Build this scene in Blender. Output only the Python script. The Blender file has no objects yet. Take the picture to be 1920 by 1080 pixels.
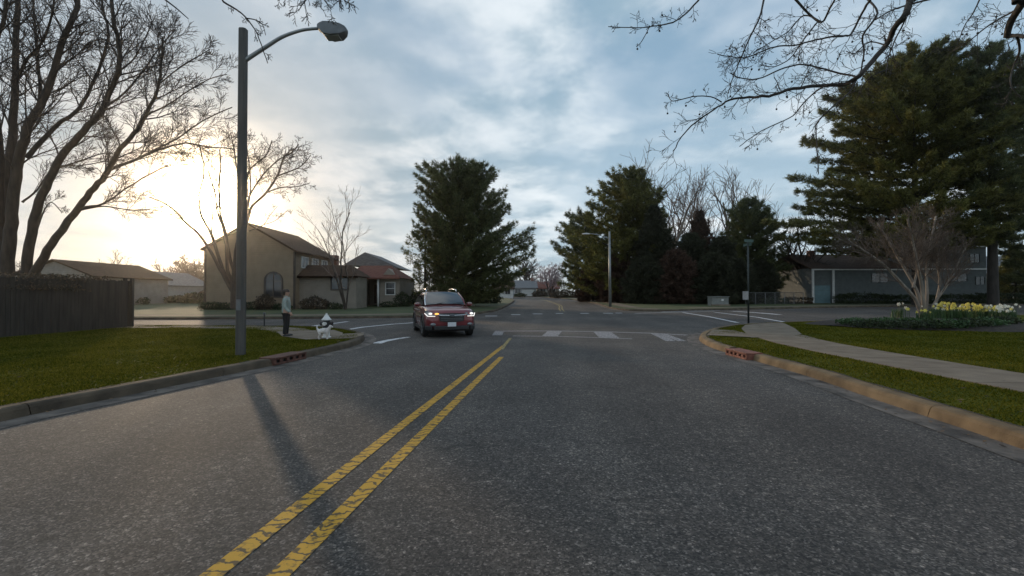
import bpy, bmesh, math, random
import numpy as np
from mathutils import Vector, Matrix
C = bpy.context.scene
COL = C.collection
F, H0, PY = 850.0, 1.6, math.radians(0.809)

# ------------------------------------------------------------------ camera
cd = bpy.data.cameras.new('camera'); cam = bpy.data.objects.new('camera', cd); COL.objects.link(cam)
cd.sensor_width = 36; cd.lens = F / 1920 * 36; cd.clip_start = .05; cd.clip_end = 6000
cam.location = (0, 0, H0); cam.rotation_euler = (math.pi / 2 + PY, 0, 0); C.camera = cam

# ------------------------------------------------------------------ light
SUN_EL, SUN_AZ = math.radians(10.0), math.radians(-34.0)      # azimuth from +Y, negative = to the left
sd = Vector((math.sin(SUN_AZ) * math.cos(SUN_EL), math.cos(SUN_AZ) * math.cos(SUN_EL), math.sin(SUN_EL)))
ld = bpy.data.lights.new('sun', 'SUN'); ld.energy = 2.0; ld.angle = math.radians(1.3); ld.color = (1, .76, .52)
lo = bpy.data.objects.new('sun', ld); COL.objects.link(lo); lo.rotation_euler = sd.to_track_quat('Z', 'Y').to_euler()
lo.location = sd * 100
C.view_settings.view_transform = 'Standard'; C.view_settings.look = 'None'
C.view_settings.exposure = 0.0; C.view_settings.gamma = 1; C.view_settings.use_curve_mapping = False
C.render.engine = 'CYCLES'
C.cycles.max_bounces = 6; C.cycles.diffuse_bounces = 3; C.cycles.glossy_bounces = 3
C.cycles.transparent_max_bounces = 6; C.cycles.volume_bounces = 0; C.cycles.use_denoising = True
C.cycles.sample_clamp_indirect = 6

w = bpy.data.worlds.new('World'); C.world = w; w.use_nodes = True
nt = w.node_tree; N = nt.nodes; L = nt.links; N.clear()
def nd(t, **k):
    n = N.new(t)
    for a, b in k.items(): setattr(n, a, b)
    return n
def mth(op, a, b=None, clamp=False):
    n = N.new('ShaderNodeMath'); n.operation = op; n.use_clamp = clamp
    for i, v in enumerate((a, b)):
        if v is None: continue
        if isinstance(v, (int, float)): n.inputs[i].default_value = v
        else: L.new(v, n.inputs[i])
    return n.outputs[0]
def mixc(fac, a, b, mode='MIX'):
    n = N.new('ShaderNodeMix'); n.data_type = 'RGBA'; n.blend_type = mode
    for s, v in ((n.inputs[0], fac), (n.inputs[6], a), (n.inputs[7], b)):
        if hasattr(v, 'links') or hasattr(v, 'is_linked'): L.new(v, s)
        else: s.default_value = v if isinstance(v, (int, float)) else (*v, 1)
    return n.outputs[2]
sky = nd('ShaderNodeTexSky', sky_type='NISHITA', sun_disc=False)
sky.sun_elevation = SUN_EL; sky.sun_rotation = SUN_AZ; sky.air_density = 1.0; sky.dust_density = 1.5; sky.ozone_density = 1.6
tc = nd('ShaderNodeTexCoord'); V = tc.outputs['Generated']
sx = nd('ShaderNodeSeparateXYZ'); L.new(V, sx.inputs[0])
zc = mth('MAXIMUM', sx.outputs[2], 0.0)
den = mth('ADD', zc, 0.16)
cx = nd('ShaderNodeCombineXYZ'); L.new(mth('DIVIDE', sx.outputs[0], den), cx.inputs[0]); L.new(mth('DIVIDE', sx.outputs[1], den), cx.inputs[1])
def cloud(scale, detail, rough, off, lo_, hi_, dist=0.0):
    mp = nd('ShaderNodeMapping'); L.new(cx.outputs[0], mp.inputs[0]); mp.inputs[1].default_value = off; mp.inputs[3].default_value = (1.0, 1.0, 1)
    n = nd('ShaderNodeTexNoise'); L.new(mp.outputs[0], n.inputs[0]); n.inputs['Scale'].default_value = scale
    n.inputs['Detail'].default_value = detail; n.inputs['Roughness'].default_value = rough; n.inputs['Distortion'].default_value = dist
    r = nd('ShaderNodeMapRange', interpolation_type='SMOOTHSTEP'); L.new(n.outputs[0], r.inputs[0]); r.inputs[1].default_value = lo_; r.inputs[2].default_value = hi_
    return r.outputs[0]
c1 = cloud(1.15, 5, .54, (3.1, 1.7, 0), .40, .60, .2)
c2 = cloud(2.4, 5, .55, (7.4, 2.2, 0), .36, .64, .2)
c3 = cloud(0.7, 2.0, .5, (1.3, 9.0, 0), .30, .62)
dt = nd('ShaderNodeVectorMath', operation='DOT_PRODUCT'); L.new(V, dt.inputs[0]); dt.inputs[1].default_value = sd
dd = mth('MAXIMUM', dt.outputs['Value'], 0.0)
g1 = mth('POWER', dd, 12.0); g2 = mth('POWER', dd, 70.0); g3 = mth('POWER', dd, 900.0); g4 = mth('POWER', dd, 260.0)
nish = nd('ShaderNodeVectorMath', operation='SCALE'); L.new(sky.outputs[0], nish.inputs[0]); nish.inputs['Scale'].default_value = 0.085
# blue of the clear gaps deepens upward and away from the sun
clear = mixc(mth('MULTIPLY', zc, 1.6, True), (.50, .64, .73), (.11, .24, .40))
clear = mixc(mth('MULTIPLY', g1, .9, True), clear, (.42, .45, .47))
base = mixc(0.10, clear, nish.outputs[0])
cloudlit = mixc(mth('MULTIPLY', g1, .9, True), (.80, .85, .88), (.56, .55, .54))
clouddark = mixc(mth('MULTIPLY', g1, .8, True), (.29, .41, .50), (.36, .40, .42))
cc = mixc(c2, clouddark, cloudlit)
skyc = mixc(mth('MULTIPLY', mth('ADD', mth('MULTIPLY', c1, .62), mth('MULTIPLY', c3, .42)), .92, True), base, cc)
def glow(fac, col, k):
    n = nd('ShaderNodeVectorMath', operation='SCALE'); n.inputs[0].default_value = col
    L.new(mth('MULTIPLY', fac, k), n.inputs['Scale']); return n.outputs[0]
def addv(a, b):
    n = nd('ShaderNodeVectorMath', operation='ADD'); L.new(a, n.inputs[0]); L.new(b, n.inputs[1]); return n.outputs[0]
tot = addv(addv(addv(skyc, glow(g2, (1, .72, .40), .14)), glow(g4, (1, .72, .38), 1.0)), glow(g3, (1, .82, .50), 14.0))
bg = nd('ShaderNodeBackground'); L.new(tot, bg.inputs[0]); bg.inputs[1].default_value = 1.22
out = nd('ShaderNodeOutputWorld'); L.new(bg.outputs[0], out.inputs[0])

# ------------------------------------------------------------------ geometry of the place
def ray(px, py):
    dx, dy = (px - 960) / F, (540 - py) / F
    y = math.cos(PY) - dy * math.sin(PY); z = math.sin(PY) + dy * math.cos(PY)
    return dx / y, z / y
def P(px, py, Y):
    a, b = ray(px, py); return Vector((a * Y, Y, H0 + b * Y))
def hz(Y): return 0.0 if Y <= 25 else (0.012 * (Y - 25) if Y < 125 else 1.2)
def Gr(px, py, dz=0.0):
    a, s = ray(px, py); Y = (H0 - dz) / max(-s, 1e-5)
    if Y > 25: Y = (H0 - dz + .3) / max(-s + .012, 1e-4)
    Y = min(Y, 160); return Vector((a * Y, Y, hz(Y) + dz))
def XatY(px, Y): return (px - 960) / F * Y

# ------------------------------------------------------------------ materials
def mat(name, c1, c2=None, rough=.8, scale=3.0, detail=4.0, bump=0.0, bscale=None, metal=0.0, spec=.5, island=False, emit=None, coat=0.0, trans=0.0, stretch=None, lo_=.3, hi_=.7, lap=0):
    m = bpy.data.materials.new(name); m.use_nodes = True; t = m.node_tree; b = t.nodes['Principled BSDF']
    b.inputs['Base Color'].default_value = (*c1, 1); b.inputs['Roughness'].default_value = rough; b.inputs['Metallic'].default_value = metal
    b.inputs['Specular IOR Level'].default_value = spec; b.inputs['Coat Weight'].default_value = coat; b.inputs['Coat Roughness'].default_value = .05
    tcn = t.nodes.new('ShaderNodeTexCoord'); src = tcn.outputs['Object']
    if stretch:
        mp = t.nodes.new('ShaderNodeMapping'); mp.inputs[3].default_value = stretch; t.links.new(src, mp.inputs[0]); src = mp.outputs[0]
    if c2 is not None:
        n = t.nodes.new('ShaderNodeTexNoise'); n.inputs['Scale'].default_value = scale; n.inputs['Detail'].default_value = detail
        t.links.new(src, n.inputs[0])
        r = t.nodes.new('ShaderNodeValToRGB'); r.color_ramp.elements[0].position = lo_; r.color_ramp.elements[1].position = hi_
        r.color_ramp.elements[0].color = (*c1, 1); r.color_ramp.elements[1].color = (*c2, 1)
        fac = n.outputs[0]
        if island:
            g = t.nodes.new('ShaderNodeNewGeometry'); mx = t.nodes.new('ShaderNodeMix'); mx.inputs[0].default_value = .45
            t.links.new(fac, mx.inputs[2]); t.links.new(g.outputs['Random Per Island'], mx.inputs[3]); fac = mx.outputs[0]
        t.links.new(fac, r.inputs[0]); t.links.new(r.outputs[0], b.inputs['Base Color'])
    if bump:
        n2 = t.nodes.new('ShaderNodeTexNoise'); n2.inputs['Scale'].default_value = bscale or scale * 6; n2.inputs['Detail'].default_value = 5
        t.links.new(src, n2.inputs[0]); bp = t.nodes.new('ShaderNodeBump'); bp.inputs['Strength'].default_value = bump; bp.inputs['Distance'].default_value = .02
        t.links.new(n2.outputs[0], bp.inputs['Height']); t.links.new(bp.outputs[0], b.inputs['Normal'])
    if lap:
        wv = t.nodes.new('ShaderNodeTexWave'); wv.bands_direction = 'Z'; wv.wave_profile = 'SAW'; wv.inputs['Scale'].default_value = lap; t.links.new(tcn.outputs['Object'], wv.inputs[0])
        b3 = t.nodes.new('ShaderNodeBump'); b3.inputs['Strength'].default_value = .9; b3.inputs['Distance'].default_value = .03; t.links.new(wv.outputs[1], b3.inputs['Height']); t.links.new(b3.outputs[0], b.inputs['Normal'])
    if emit:
        b.inputs['Emission Color'].default_value = (*emit[0], 1); b.inputs['Emission Strength'].default_value = emit[1]
    if trans: 
        tr = t.nodes.new('ShaderNodeBsdfTranslucent'); ms = t.nodes.new('ShaderNodeMixShader'); ms.inputs[0].default_value = trans
        o = t.nodes['Material Output']; s = b.inputs['Base Color']
        if s.is_linked: t.links.new(s.links[0].from_socket, tr.inputs[0])
        else: tr.inputs[0].default_value = (*c1, 1)
        t.links.new(b.outputs[0], ms.inputs[1]); t.links.new(tr.outputs[0], ms.inputs[2]); t.links.new(ms.outputs[0], o.inputs[0])
    return m

def mat_asphalt():
    m = bpy.data.materials.new('asphalt'); m.use_nodes = True; t = m.node_tree; b = t.nodes['Principled BSDF']; l = t.links
    tcn = t.nodes.new('ShaderNodeTexCoord'); src = tcn.outputs['Object']
    def noise(s, d, r=.55):
        n = t.nodes.new('ShaderNodeTexNoise'); n.inputs['Scale'].default_value = s; n.inputs['Detail'].default_value = d; n.inputs['Roughness'].default_value = r
        l.new(src, n.inputs[0]); return n.outputs[0]
    def ramp(f, stops):
        r = t.nodes.new('ShaderNodeValToRGB'); e = r.color_ramp.elements
        e[0].position, e[0].color = stops[0][0], (*stops[0][1], 1); e[1].position, e[1].color = stops[-1][0], (*stops[-1][1], 1)
        for p, c in stops[1:-1]:
            x = e.new(p); x.color = (*c, 1)
        l.new(f, r.inputs[0]); return r.outputs[0]
    def vor(sc, feat='F1', warp=0.0):
        v = t.nodes.new('ShaderNodeTexVoronoi'); v.feature = feat; v.inputs['Scale'].default_value = sc
        if warp:
            nn = t.nodes.new('ShaderNodeTexNoise'); nn.inputs['Scale'].default_value = 1.3; nn.inputs['Detail'].default_value = 6; l.new(src, nn.inputs[0])
            a = t.nodes.new('ShaderNodeVectorMath'); a.operation = 'SCALE'; a.inputs['Scale'].default_value = warp; l.new(nn.outputs['Color'], a.inputs[0])
            b2 = t.nodes.new('ShaderNodeVectorMath'); b2.operation = 'ADD'; l.new(src, b2.inputs[0]); l.new(a.outputs[0], b2.inputs[1]); l.new(b2.outputs[0], v.inputs[0])
        else: l.new(src, v.inputs[0])
        return v
    def mul(a, b_):
        x = t.nodes.new('ShaderNodeMix'); x.data_type = 'RGBA'; x.blend_type = 'MULTIPLY'; x.inputs[0].default_value = 1; l.new(a, x.inputs[6]); l.new(b_, x.inputs[7]); return x.outputs[2]
    def sep(c):
        x = t.nodes.new('ShaderNodeSeparateColor'); l.new(c, x.inputs[0]); return x.outputs[0]
    big = ramp(noise(.30, 6, .6), [(.33, (.058, .050, .045)), (.5, (.080, .070, .063)), (.67, (.108, .094, .085))])
    chips = ramp(sep(vor(75).outputs['Color']), [(.0, (.35, .35, .36)), (.45, (.8, .79, .78)), (.80, (1.2, 1.17, 1.13)), (.90, (1.6, 1.58, 1.55)), (1.0, (2.7, 2.65, 2.6))])
    chips2 = ramp(sep(vor(28).outputs['Color']), [(.0, (.72, .72, .73)), (.85, (1.05, 1.04, 1.03)), (1.0, (1.7, 1.65, 1.6))])
    cracks = ramp(vor(.33, 'DISTANCE_TO_EDGE', 1.1).outputs['Distance'], [(.0, (.62, .62, .62)), (.003, (.7, .7, .7)), (.006, (1, 1, 1))])
    # wheel tracks: slightly polished, paler bands along the lanes
    sxx = t.nodes.new('ShaderNodeSeparateXYZ'); l.new(src, sxx.inputs[0]); tr = t.nodes.new('ShaderNodeMath'); tr.operation = 'MULTIPLY_ADD'; l.new(sxx.outputs[1], tr.inputs[0]); tr.inputs[1].default_value = -.10; l.new(sxx.outputs[0], tr.inputs[2])
    sn = t.nodes.new('ShaderNodeMath'); sn.operation = 'SINE'; ms_ = t.nodes.new('ShaderNodeMath'); ms_.operation = 'MULTIPLY'; l.new(tr.outputs[0], ms_.inputs[0]); ms_.inputs[1].default_value = 3.6; l.new(ms_.outputs[0], sn.inputs[0])
    tracks = ramp(sn.outputs[0], [(.0, (.93, .93, .93)), (1.0, (1.10, 1.10, 1.09))])
    l.new(mul(mul(mul(mul(big, chips), chips2), cracks), tracks), b.inputs['Base Color'])
    b.inputs['Roughness'].default_value = .82; b.inputs['Specular IOR Level'].default_value = .35
    bp = t.nodes.new('ShaderNodeBump'); bp.inputs['Strength'].default_value = .25; bp.inputs['Distance'].default_value = .008
    l.new(vor(75).outputs['Distance'], bp.inputs['Height']); l.new(bp.outputs[0], b.inputs['Normal'])
    return m
def mat_paint(name, col, dark, wear, sc=(1, 1, 1), lines=0.0):
    m = bpy.data.materials.new(name); m.use_nodes = True; t = m.node_tree; b = t.nodes['Principled BSDF']; l = t.links
    tcn = t.nodes.new('ShaderNodeTexCoord'); mp = t.nodes.new('ShaderNodeMapping'); mp.inputs[3].default_value = sc; l.new(tcn.outputs['Object'], mp.inputs[0])
    n = t.nodes.new('ShaderNodeTexNoise'); n.inputs['Scale'].default_value = 9; n.inputs['Detail'].default_value = 7; n.inputs['Roughness'].default_value = .72; l.new(mp.outputs[0], n.inputs[0])
    r = t.nodes.new('ShaderNodeValToRGB'); r.color_ramp.elements[0].position = wear; r.color_ramp.elements[1].position = wear + .10
    r.color_ramp.elements[0].color = (*dark, 1); r.color_ramp.elements[1].color = (*col, 1); l.new(n.outputs[0], r.inputs[0]); outc = r.outputs[0]
    if lines:
        wv = t.nodes.new('ShaderNodeTexWave'); wv.bands_direction = 'Y'; wv.inputs['Scale'].default_value = lines; wv.inputs['Distortion'].default_value = 9.0
        wv.inputs['Detail'].default_value = 4; wv.inputs['Detail Scale'].default_value = 2.2; l.new(tcn.outputs['Object'], wv.inputs[0])
        r2 = t.nodes.new('ShaderNodeValToRGB'); r2.color_ramp.elements[0].position = .06; r2.color_ramp.elements[1].position = .20
        l.new(wv.outputs[1], r2.inputs[0])
        mx = t.nodes.new('ShaderNodeMix'); mx.data_type = 'RGBA'; l.new(r2.outputs[0], mx.inputs[0]); mx.inputs[6].default_value = (*dark, 1); l.new(outc, mx.inputs[7]); outc = mx.outputs[2]
    l.new(outc, b.inputs['Base Color']); b.inputs['Roughness'].default_value = .8
    return m
M = {}
M['asphalt'] = mat_asphalt()
M['yellow'] = mat_paint('yellow_paint', (.55, .29, .022), (.09, .06, .025), .36, lines=3.1)
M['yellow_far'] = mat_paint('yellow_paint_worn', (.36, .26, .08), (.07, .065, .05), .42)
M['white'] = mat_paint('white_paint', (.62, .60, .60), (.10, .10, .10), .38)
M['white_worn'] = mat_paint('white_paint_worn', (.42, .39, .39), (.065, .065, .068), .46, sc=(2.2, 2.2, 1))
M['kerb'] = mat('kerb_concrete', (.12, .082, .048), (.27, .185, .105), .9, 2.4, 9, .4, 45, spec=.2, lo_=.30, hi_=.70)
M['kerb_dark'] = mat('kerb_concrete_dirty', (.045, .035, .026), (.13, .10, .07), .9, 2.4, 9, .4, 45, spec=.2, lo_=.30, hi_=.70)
M['gutter'] = mat('gutter_concrete', (.045, .036, .03), (.17, .14, .118), .85, 2.6, 9, .6, 30, lo_=.36, hi_=.62)
M['walk'] = mat('pavement_concrete', (.15, .116, .086), (.235, .188, .14), .9, 2.0, 9, .3, 40, spec=.2, lo_=.30, hi_=.72)
M['lawn'] = mat('lawn', (.038, .048, .006), (.105, .102, .014), .95, 1.3, 8, .6, 40, spec=.05)
M['lawn_far'] = mat('lawn_far', (.030, .045, .012), (.075, .085, .025), .9, .35, 8, .3, 10)
M['blade'] = mat('grass_blade', (.040, .056, .004), (.165, .145, .022), .95, .55, 6, island=True, trans=.35, spec=.0)
M['bark'] = mat('bark', (.030, .022, .016), (.075, .055, .042), .9, 6, 6, .6, 25, stretch=(1, 1, .25))
M['bark_dark'] = mat('bark_dark', (.022, .018, .015), (.055, .045, .037), .9, 6, 6, .5, 25, stretch=(1, 1, .25))
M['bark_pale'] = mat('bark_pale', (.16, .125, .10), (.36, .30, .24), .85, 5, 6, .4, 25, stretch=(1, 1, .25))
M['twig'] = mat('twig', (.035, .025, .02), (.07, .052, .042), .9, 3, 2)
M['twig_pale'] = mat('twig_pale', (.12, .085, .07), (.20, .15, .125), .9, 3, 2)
M['twig_red'] = mat('twig_red', (.085, .063, .05), (.15, .115, .09), .9, 3, 2)
M['pine'] = mat('pine_needles', (.055, .068, .034), (.175, .190, .075), .8, .6, 3, island=True, trans=.35, spec=.15)
M['pine_y'] = mat('pine_needles_olive', (.055, .060, .020), (.250, .235, .070), .8, .5, 3, island=True, trans=.35, spec=.15)
M['spruce'] = mat('spruce_needles', (.028, .030, .020), (.080, .082, .050), .85, .6, 3, island=True, trans=.12, spec=.1)
M['rust'] = mat('bronze_needles', (.045, .032, .026), (.150, .090, .065), .85, .6, 3, island=True, trans=.15, spec=.1)
M['shrub'] = mat('shrub_leaves', (.016, .026, .010), (.055, .070, .022), .7, 1.5, 3, island=True, trans=.2)
M['shrub_red'] = mat('shrub_leaves_brown', (.040, .030, .018), (.11, .075, .045), .75, 1.5, 3, island=True, trans=.2)
M['ivy'] = mat('ivy_leaves', (.035, .03, .018), (.13, .09, .055), .7, 2, 3, island=True, trans=.2)
M['daff_leaf'] = mat('daffodil_leaf', (.03, .07, .02), (.08, .14, .045), .5, 4, 2, island=True, trans=.3)
M['petal'] = mat('yellow_petal', (.88, .68, .08), (.95, .84, .24), .5, 8, 2, island=True, trans=.35)
M['petal_w'] = mat('white_petal', (.85, .83, .70), (.92, .90, .80), .5, 8, 2, island=True, trans=.35)
M['mulch'] = mat('mulch', (.018, .013, .010), (.06, .042, .03), .95, 9, 6, .8, 40)
M['fence'] = mat('fence_wood', (.022, .018, .014), (.055, .045, .036), .85, 3, 6, .4, 20, stretch=(3, 3, .3))
M['pole'] = mat('weathered_pole', (.045, .043, .040), (.095, .09, .083), .75, 4, 5, .3, 25, stretch=(2, 2, .2))
M['steel'] = mat('galvanised_steel', (.22, .23, .23), (.34, .35, .35), .45, 5, 4, metal=.6)
M['lamp_grey'] = mat('lamp_housing', (.10, .11, .12), (.16, .17, .18), .5, 5, 3)
M['lens'] = mat('lamp_lens', (.35, .36, .33), None, .2)
M['green_post'] = mat('green_post_paint', (.014, .02, .018), (.026, .034, .03), .5, 5, 3)
M['sign_green'] = mat('sign_green', (.03, .075, .06), (.04, .09, .075), .4, 5, 3)
M['sign_back'] = mat('sign_aluminium', (.4, .4, .4), (.5, .5, .5), .4, 5, 3, metal=.4)
M['white_metal'] = mat('white_painted_metal', (.62, .60, .57), (.75, .73, .70), .5, 5, 3)
M['box_grey'] = mat('utility_grey', (.17, .17, .16), (.24, .24, .22), .6, 3, 3)
M['black'] = mat('black_plastic', (.012, .012, .013), (.02, .02, .02), .5, 8, 2)
M['brick'] = mat('drain_brick', (.13, .045, .030), (.28, .11, .075), .85, 8, 5, .4, 30)
M['brick_dark'] = mat('drain_brick_dark', (.07, .03, .02), (.16, .07, .05), .85, 8, 5, .4, 30)
M['stucco'] = mat('cream_siding', (.26, .195, .135), (.33, .25, .175), .85, 1.5, 5, lap=1.6)
M['stucco2'] = mat('cream_siding_pale', (.27, .23, .19), (.34, .29, .24), .85, 1.5, 5, lap=1.6)
M['roof_b'] = mat('brown_shingles', (.05, .03, .02), (.10, .062, .042), .85, 3, 6, .6, 12, spec=.1, stretch=(1, 1, 4))
M['roof_r'] = mat('red_shingles', (.12, .05, .038), (.20, .085, .065), .85, 3, 6, .6, 12, spec=.1, stretch=(1, 1, 4))
M['roof_g'] = mat('grey_shingles', (.13, .13, .135), (.22, .215, .215), .85, 3, 6, .6, 12, spec=.1, stretch=(1, 1, 4))
M['blue_sid'] = mat('blue_grey_siding', (.115, .130, .130), (.155, .170, .168), .8, 2, 4, lap=1.6)
M['tan_sid'] = mat('tan_siding', (.26, .235, .21), (.33, .30, .27), .8, 2, 4, lap=1.6)
M['grey_sid'] = mat('grey_siding', (.28, .29, .30), (.36, .37, .38), .8, 2, 4, lap=1.6)
M['trim'] = mat('white_trim', (.60, .58, .55), (.72, .70, .67), .6, 5, 3)
M['trim_d'] = mat('brown_trim', (.05, .035, .028), (.09, .065, .05), .6, 5, 3)
M['glass'] = mat('window_glass', (.02, .022, .026), (.035, .038, .042), .08, 1.5, 2, spec=.8)
M['glass_pale'] = mat('window_with_blind', (.22, .22, .22), (.30, .30, .30), .25, 1.5, 2)
M['door'] = mat('front_door', (.06, .03, .025), (.10, .05, .04), .5, 3, 3)
M['garage'] = mat('garage_door', (.50, .49, .47), (.58, .57, .55), .6, 3, 3)
M['garage_t'] = mat('teal_door', (.13, .21, .23), (.17, .26, .28), .6, 3, 3)
M['chim'] = mat('chimney_brick', (.16, .08, .06), (.26, .13, .10), .85, 6, 5, .3, 30)
M['car_paint'] = mat('maroon_car_paint', (.16, .020, .026), (.21, .032, .038), .33, 3, 2, metal=.35, coat=1.0)
M['car_glass'] = mat('car_glass', (.015, .017, .02), None, .03, spec=.9, coat=.5)
M['chrome'] = mat('chrome', (.62, .62, .63), None, .16, metal=1.0)
M['rubber'] = mat('tyre_rubber', (.012, .012, .012), (.022, .022, .022), .85, 10, 3)
M['rim'] = mat('alloy_rim', (.32, .32, .33), None, .3, metal=.9)
M['head_lit'] = mat('headlight_lit', (.85, .85, .85), None, .1, emit=((1, .93, .85), 1.0))
M['amber'] = mat('amber_lit', (.9, .35, .05), None, .2, emit=((1, .40, .08), 2.0))
M['head_dim'] = mat('headlight_glass', (.20, .21, .22), None, .08, metal=.4)
M['plate'] = mat('licence_plate', (.62, .62, .64), (.70, .70, .71), .4, 20, 3)
M['skin'] = mat('skin', (.42, .25, .18), (.48, .29, .21), .55, 8, 3)
M['hoodie'] = mat('grey_green_fabric', (.22, .25, .225), (.32, .36, .325), .9, 7, 5, .4, 40)
M['trousers'] = mat('black_fabric', (.008, .008, .010), (.016, .016, .018), .9, 7, 5, .3, 40)
M['hair'] = mat('dark_hair', (.02, .014, .011), (.045, .03, .022), .7, 20, 4)
M['shoe'] = mat('dark_shoe', (.02, .02, .022), (.03, .03, .03), .6, 5, 3)
M['eye'] = mat('eye_dark', (.01, .01, .01), None, .2)
M['lips'] = mat('lips', (.30, .12, .10), None, .5)
M['fur'] = mat('white_fur', (.55, .47, .43), (.80, .74, .70), .95, 9, 6, .9, 50)
M['nose'] = mat('dog_nose', (.02, .015, .015), None, .4)
M['hyd_w'] = mat('hydrant_white', (.62, .60, .57), (.74, .72, .69), .5, 8, 4)
M['hyd_b'] = mat('hydrant_black', (.015, .014, .016), (.03, .028, .03), .4, 8, 4)
M['wire'] = mat('fence_wire', (.16, .16, .16), (.22, .22, .22), .5, 5, 3, metal=.5)
M['petal_tree'] = mat('pale_blossom', (.42, .32, .34), (.60, .50, .52), .8, 2, 3, island=True, trans=.3)

# ------------------------------------------------------------------ mesh helpers
class B:
    def __init__(s): s.v = []; s.f = []; s.arr = []
    def add(s, vs, fs):
        n = len(s.v); s.v.extend([tuple(q) for q in vs]); s.f.extend([tuple(n + i for i in f) for f in fs]); return s
    def box(s, c, d, rz=0.0, rx=0.0, ry=0.0):
        R = Matrix.Rotation(rz, 3, 'Z') @ Matrix.Rotation(ry, 3, 'Y') @ Matrix.Rotation(rx, 3, 'X'); c = Vector(c)
        vs = [c + R @ Vector((x * d[0] / 2, y * d[1] / 2, z * d[2] / 2)) for x in (-1, 1) for y in (-1, 1) for z in (-1, 1)]
        return s.add(vs, [(0, 1, 3, 2), (4, 6, 7, 5), (0, 4, 5, 1), (2, 3, 7, 6), (0, 2, 6, 4), (1, 5, 7, 3)])
    def bar(s, a, b, wd, h=None):
        a, b = Vector(a), Vector(b); h = h or wd; d = (b - a); l = d.length; q = d.to_track_quat('X', 'Z')
        vs = [a + q @ Vector((x, y * wd / 2, z * h / 2)) for x in (0, l) for y in (-1, 1) for z in (-1, 1)]
        return s.add(vs, [(0, 1, 3, 2), (4, 6, 7, 5), (0, 4, 5, 1), (2, 3, 7, 6), (0, 2, 6, 4), (1, 5, 7, 3)])
    def tube(s, pts, rad, sides=6, cap=True):
        pts = [Vector(p) for p in pts]; n = len(pts)
        if isinstance(rad, (int, float)): rad = [rad] * n
        base = len(s.v); ref = Vector((.13, .21, .97))
        d0 = (pts[-1] - pts[0])
        if d0.length and abs(d0.normalized().dot(ref)) > .9: ref = Vector((.97, .2, .1))
        for i in range(n):
            d = (pts[min(i + 1, n - 1)] - pts[max(i - 1, 0)])
            if d.length < 1e-7: d = Vector((0, 0, 1))
            d.normalize(); u = d.cross(ref)
            if u.length < 1e-4: u = d.orthogonal()
            u.normalize(); v = d.cross(u)
            for k in range(sides):
                a = 2 * math.pi * k / sides; q = pts[i] + (u * math.cos(a) + v * math.sin(a)) * rad[i]
                s.v.append((q.x, q.y, q.z))
        for i in range(n - 1):
            for k in range(sides):
                a = base + i * sides + k; b = base + i * sides + (k + 1) % sides
                s.f.append((a, b, b + sides, a + sides))
        if cap and sides > 3:
            s.f.append(tuple(base + k for k in range(sides))[::-1]); s.f.append(tuple(base + (n - 1) * sides + k for k in range(sides)))
        return s
    def cyl(s, a, b, r, sides=16, r2=None): return s.tube([a, b], [r, r if r2 is None else r2], sides)
    def lathe(s, c, prof, sides=20, axis='z'):
        c = Vector(c); vs = []
        for r, z in prof:
            for k in range(sides):
                a = 2 * math.pi * k / sides; x, y = r * math.cos(a), r * math.sin(a)
                vs.append(c + (Vector((x, y, z)) if axis == 'z' else Vector((x, z, y)) if axis == 'y' else Vector((z, x, y))))
        fs = [(i * sides + k, i * sides + (k + 1) % sides, (i + 1) * sides + (k + 1) % sides, (i + 1) * sides + k) for i in range(len(prof) - 1) for k in range(sides)]
        fs += [tuple(range(sides))[::-1], tuple((len(prof) - 1) * sides + k for k in range(sides))]
        return s.add(vs, fs)
    def prism(s, poly, a, b):
        """poly: list of 3D points (planar), extruded by vector b-a"""
        d = Vector(b) - Vector(a); n = len(poly); vs = [Vector(p) for p in poly] + [Vector(p) + d for p in poly]
        return s.add(vs, [tuple(range(n))[::-1], tuple(n + i for i in range(n))] + [(i, (i + 1) % n, n + (i + 1) % n, n + i) for i in range(n)])
    def ball(s, c, r, nu=10, nv=7, sc=(1, 1, 1)):
        vs = []; c = Vector(c)
        for j in range(nv + 1):
            t = math.pi * j / nv
            for k in range(nu):
                a = 2 * math.pi * k / nu; vs.append(c + Vector((math.sin(t) * math.cos(a) * r * sc[0], math.sin(t) * math.sin(a) * r * sc[1], math.cos(t) * r * sc[2])))
        return s.add(vs, [(j * nu + k, (j + 1) * nu + k, (j + 1) * nu + (k + 1) % nu, j * nu + (k + 1) % nu) for j in range(nv) for k in range(nu)])
    def build(s, name, m, parent=None, org=(0, 0, 0), smooth=False, fix=False, bevel=0.0, sub=0):
        me = bpy.data.meshes.new(name); va = np.array(s.v, dtype=np.float64).reshape(-1, 3) - np.array(org); fs = list(s.f)
        if s.arr:
            off = len(va); 
            for vv, tri in s.arr:
                va = np.vstack([va, vv - np.array(org)]); fs.extend([tuple(r) for r in (tri + off)]); off += len(vv)
        me.from_pydata(va.tolist(), [], fs)
        if smooth: me.polygons.foreach_set('use_smooth', [True] * len(me.polygons))
        if fix:
            bm = bmesh.new(); bm.from_mesh(me); bmesh.ops.recalc_face_normals(bm, faces=bm.faces); bm.to_mesh(me); bm.free()
        me.materials.append(m if not isinstance(m, str) else M[m]); me.update()
        o = bpy.data.objects.new(name, me); COL.objects.link(o)
        if parent is not None: o.parent = parent
        elif any(org): o.location = org
        if bevel:
            md = o.modifiers.new('bevel', 'BEVEL'); md.width = bevel; md.segments = 2; md.limit_method = 'ANGLE'
        if sub:
            md = o.modifiers.new('sub', 'SUBSURF'); md.levels = sub; md.render_levels = sub
        return o
def tag(o, label, cat, group=None, kind=None):
    if label: o['label'] = label
    if cat: o['category'] = cat
    if group: o['group'] = group
    if kind: o['kind'] = kind
    return o
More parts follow.
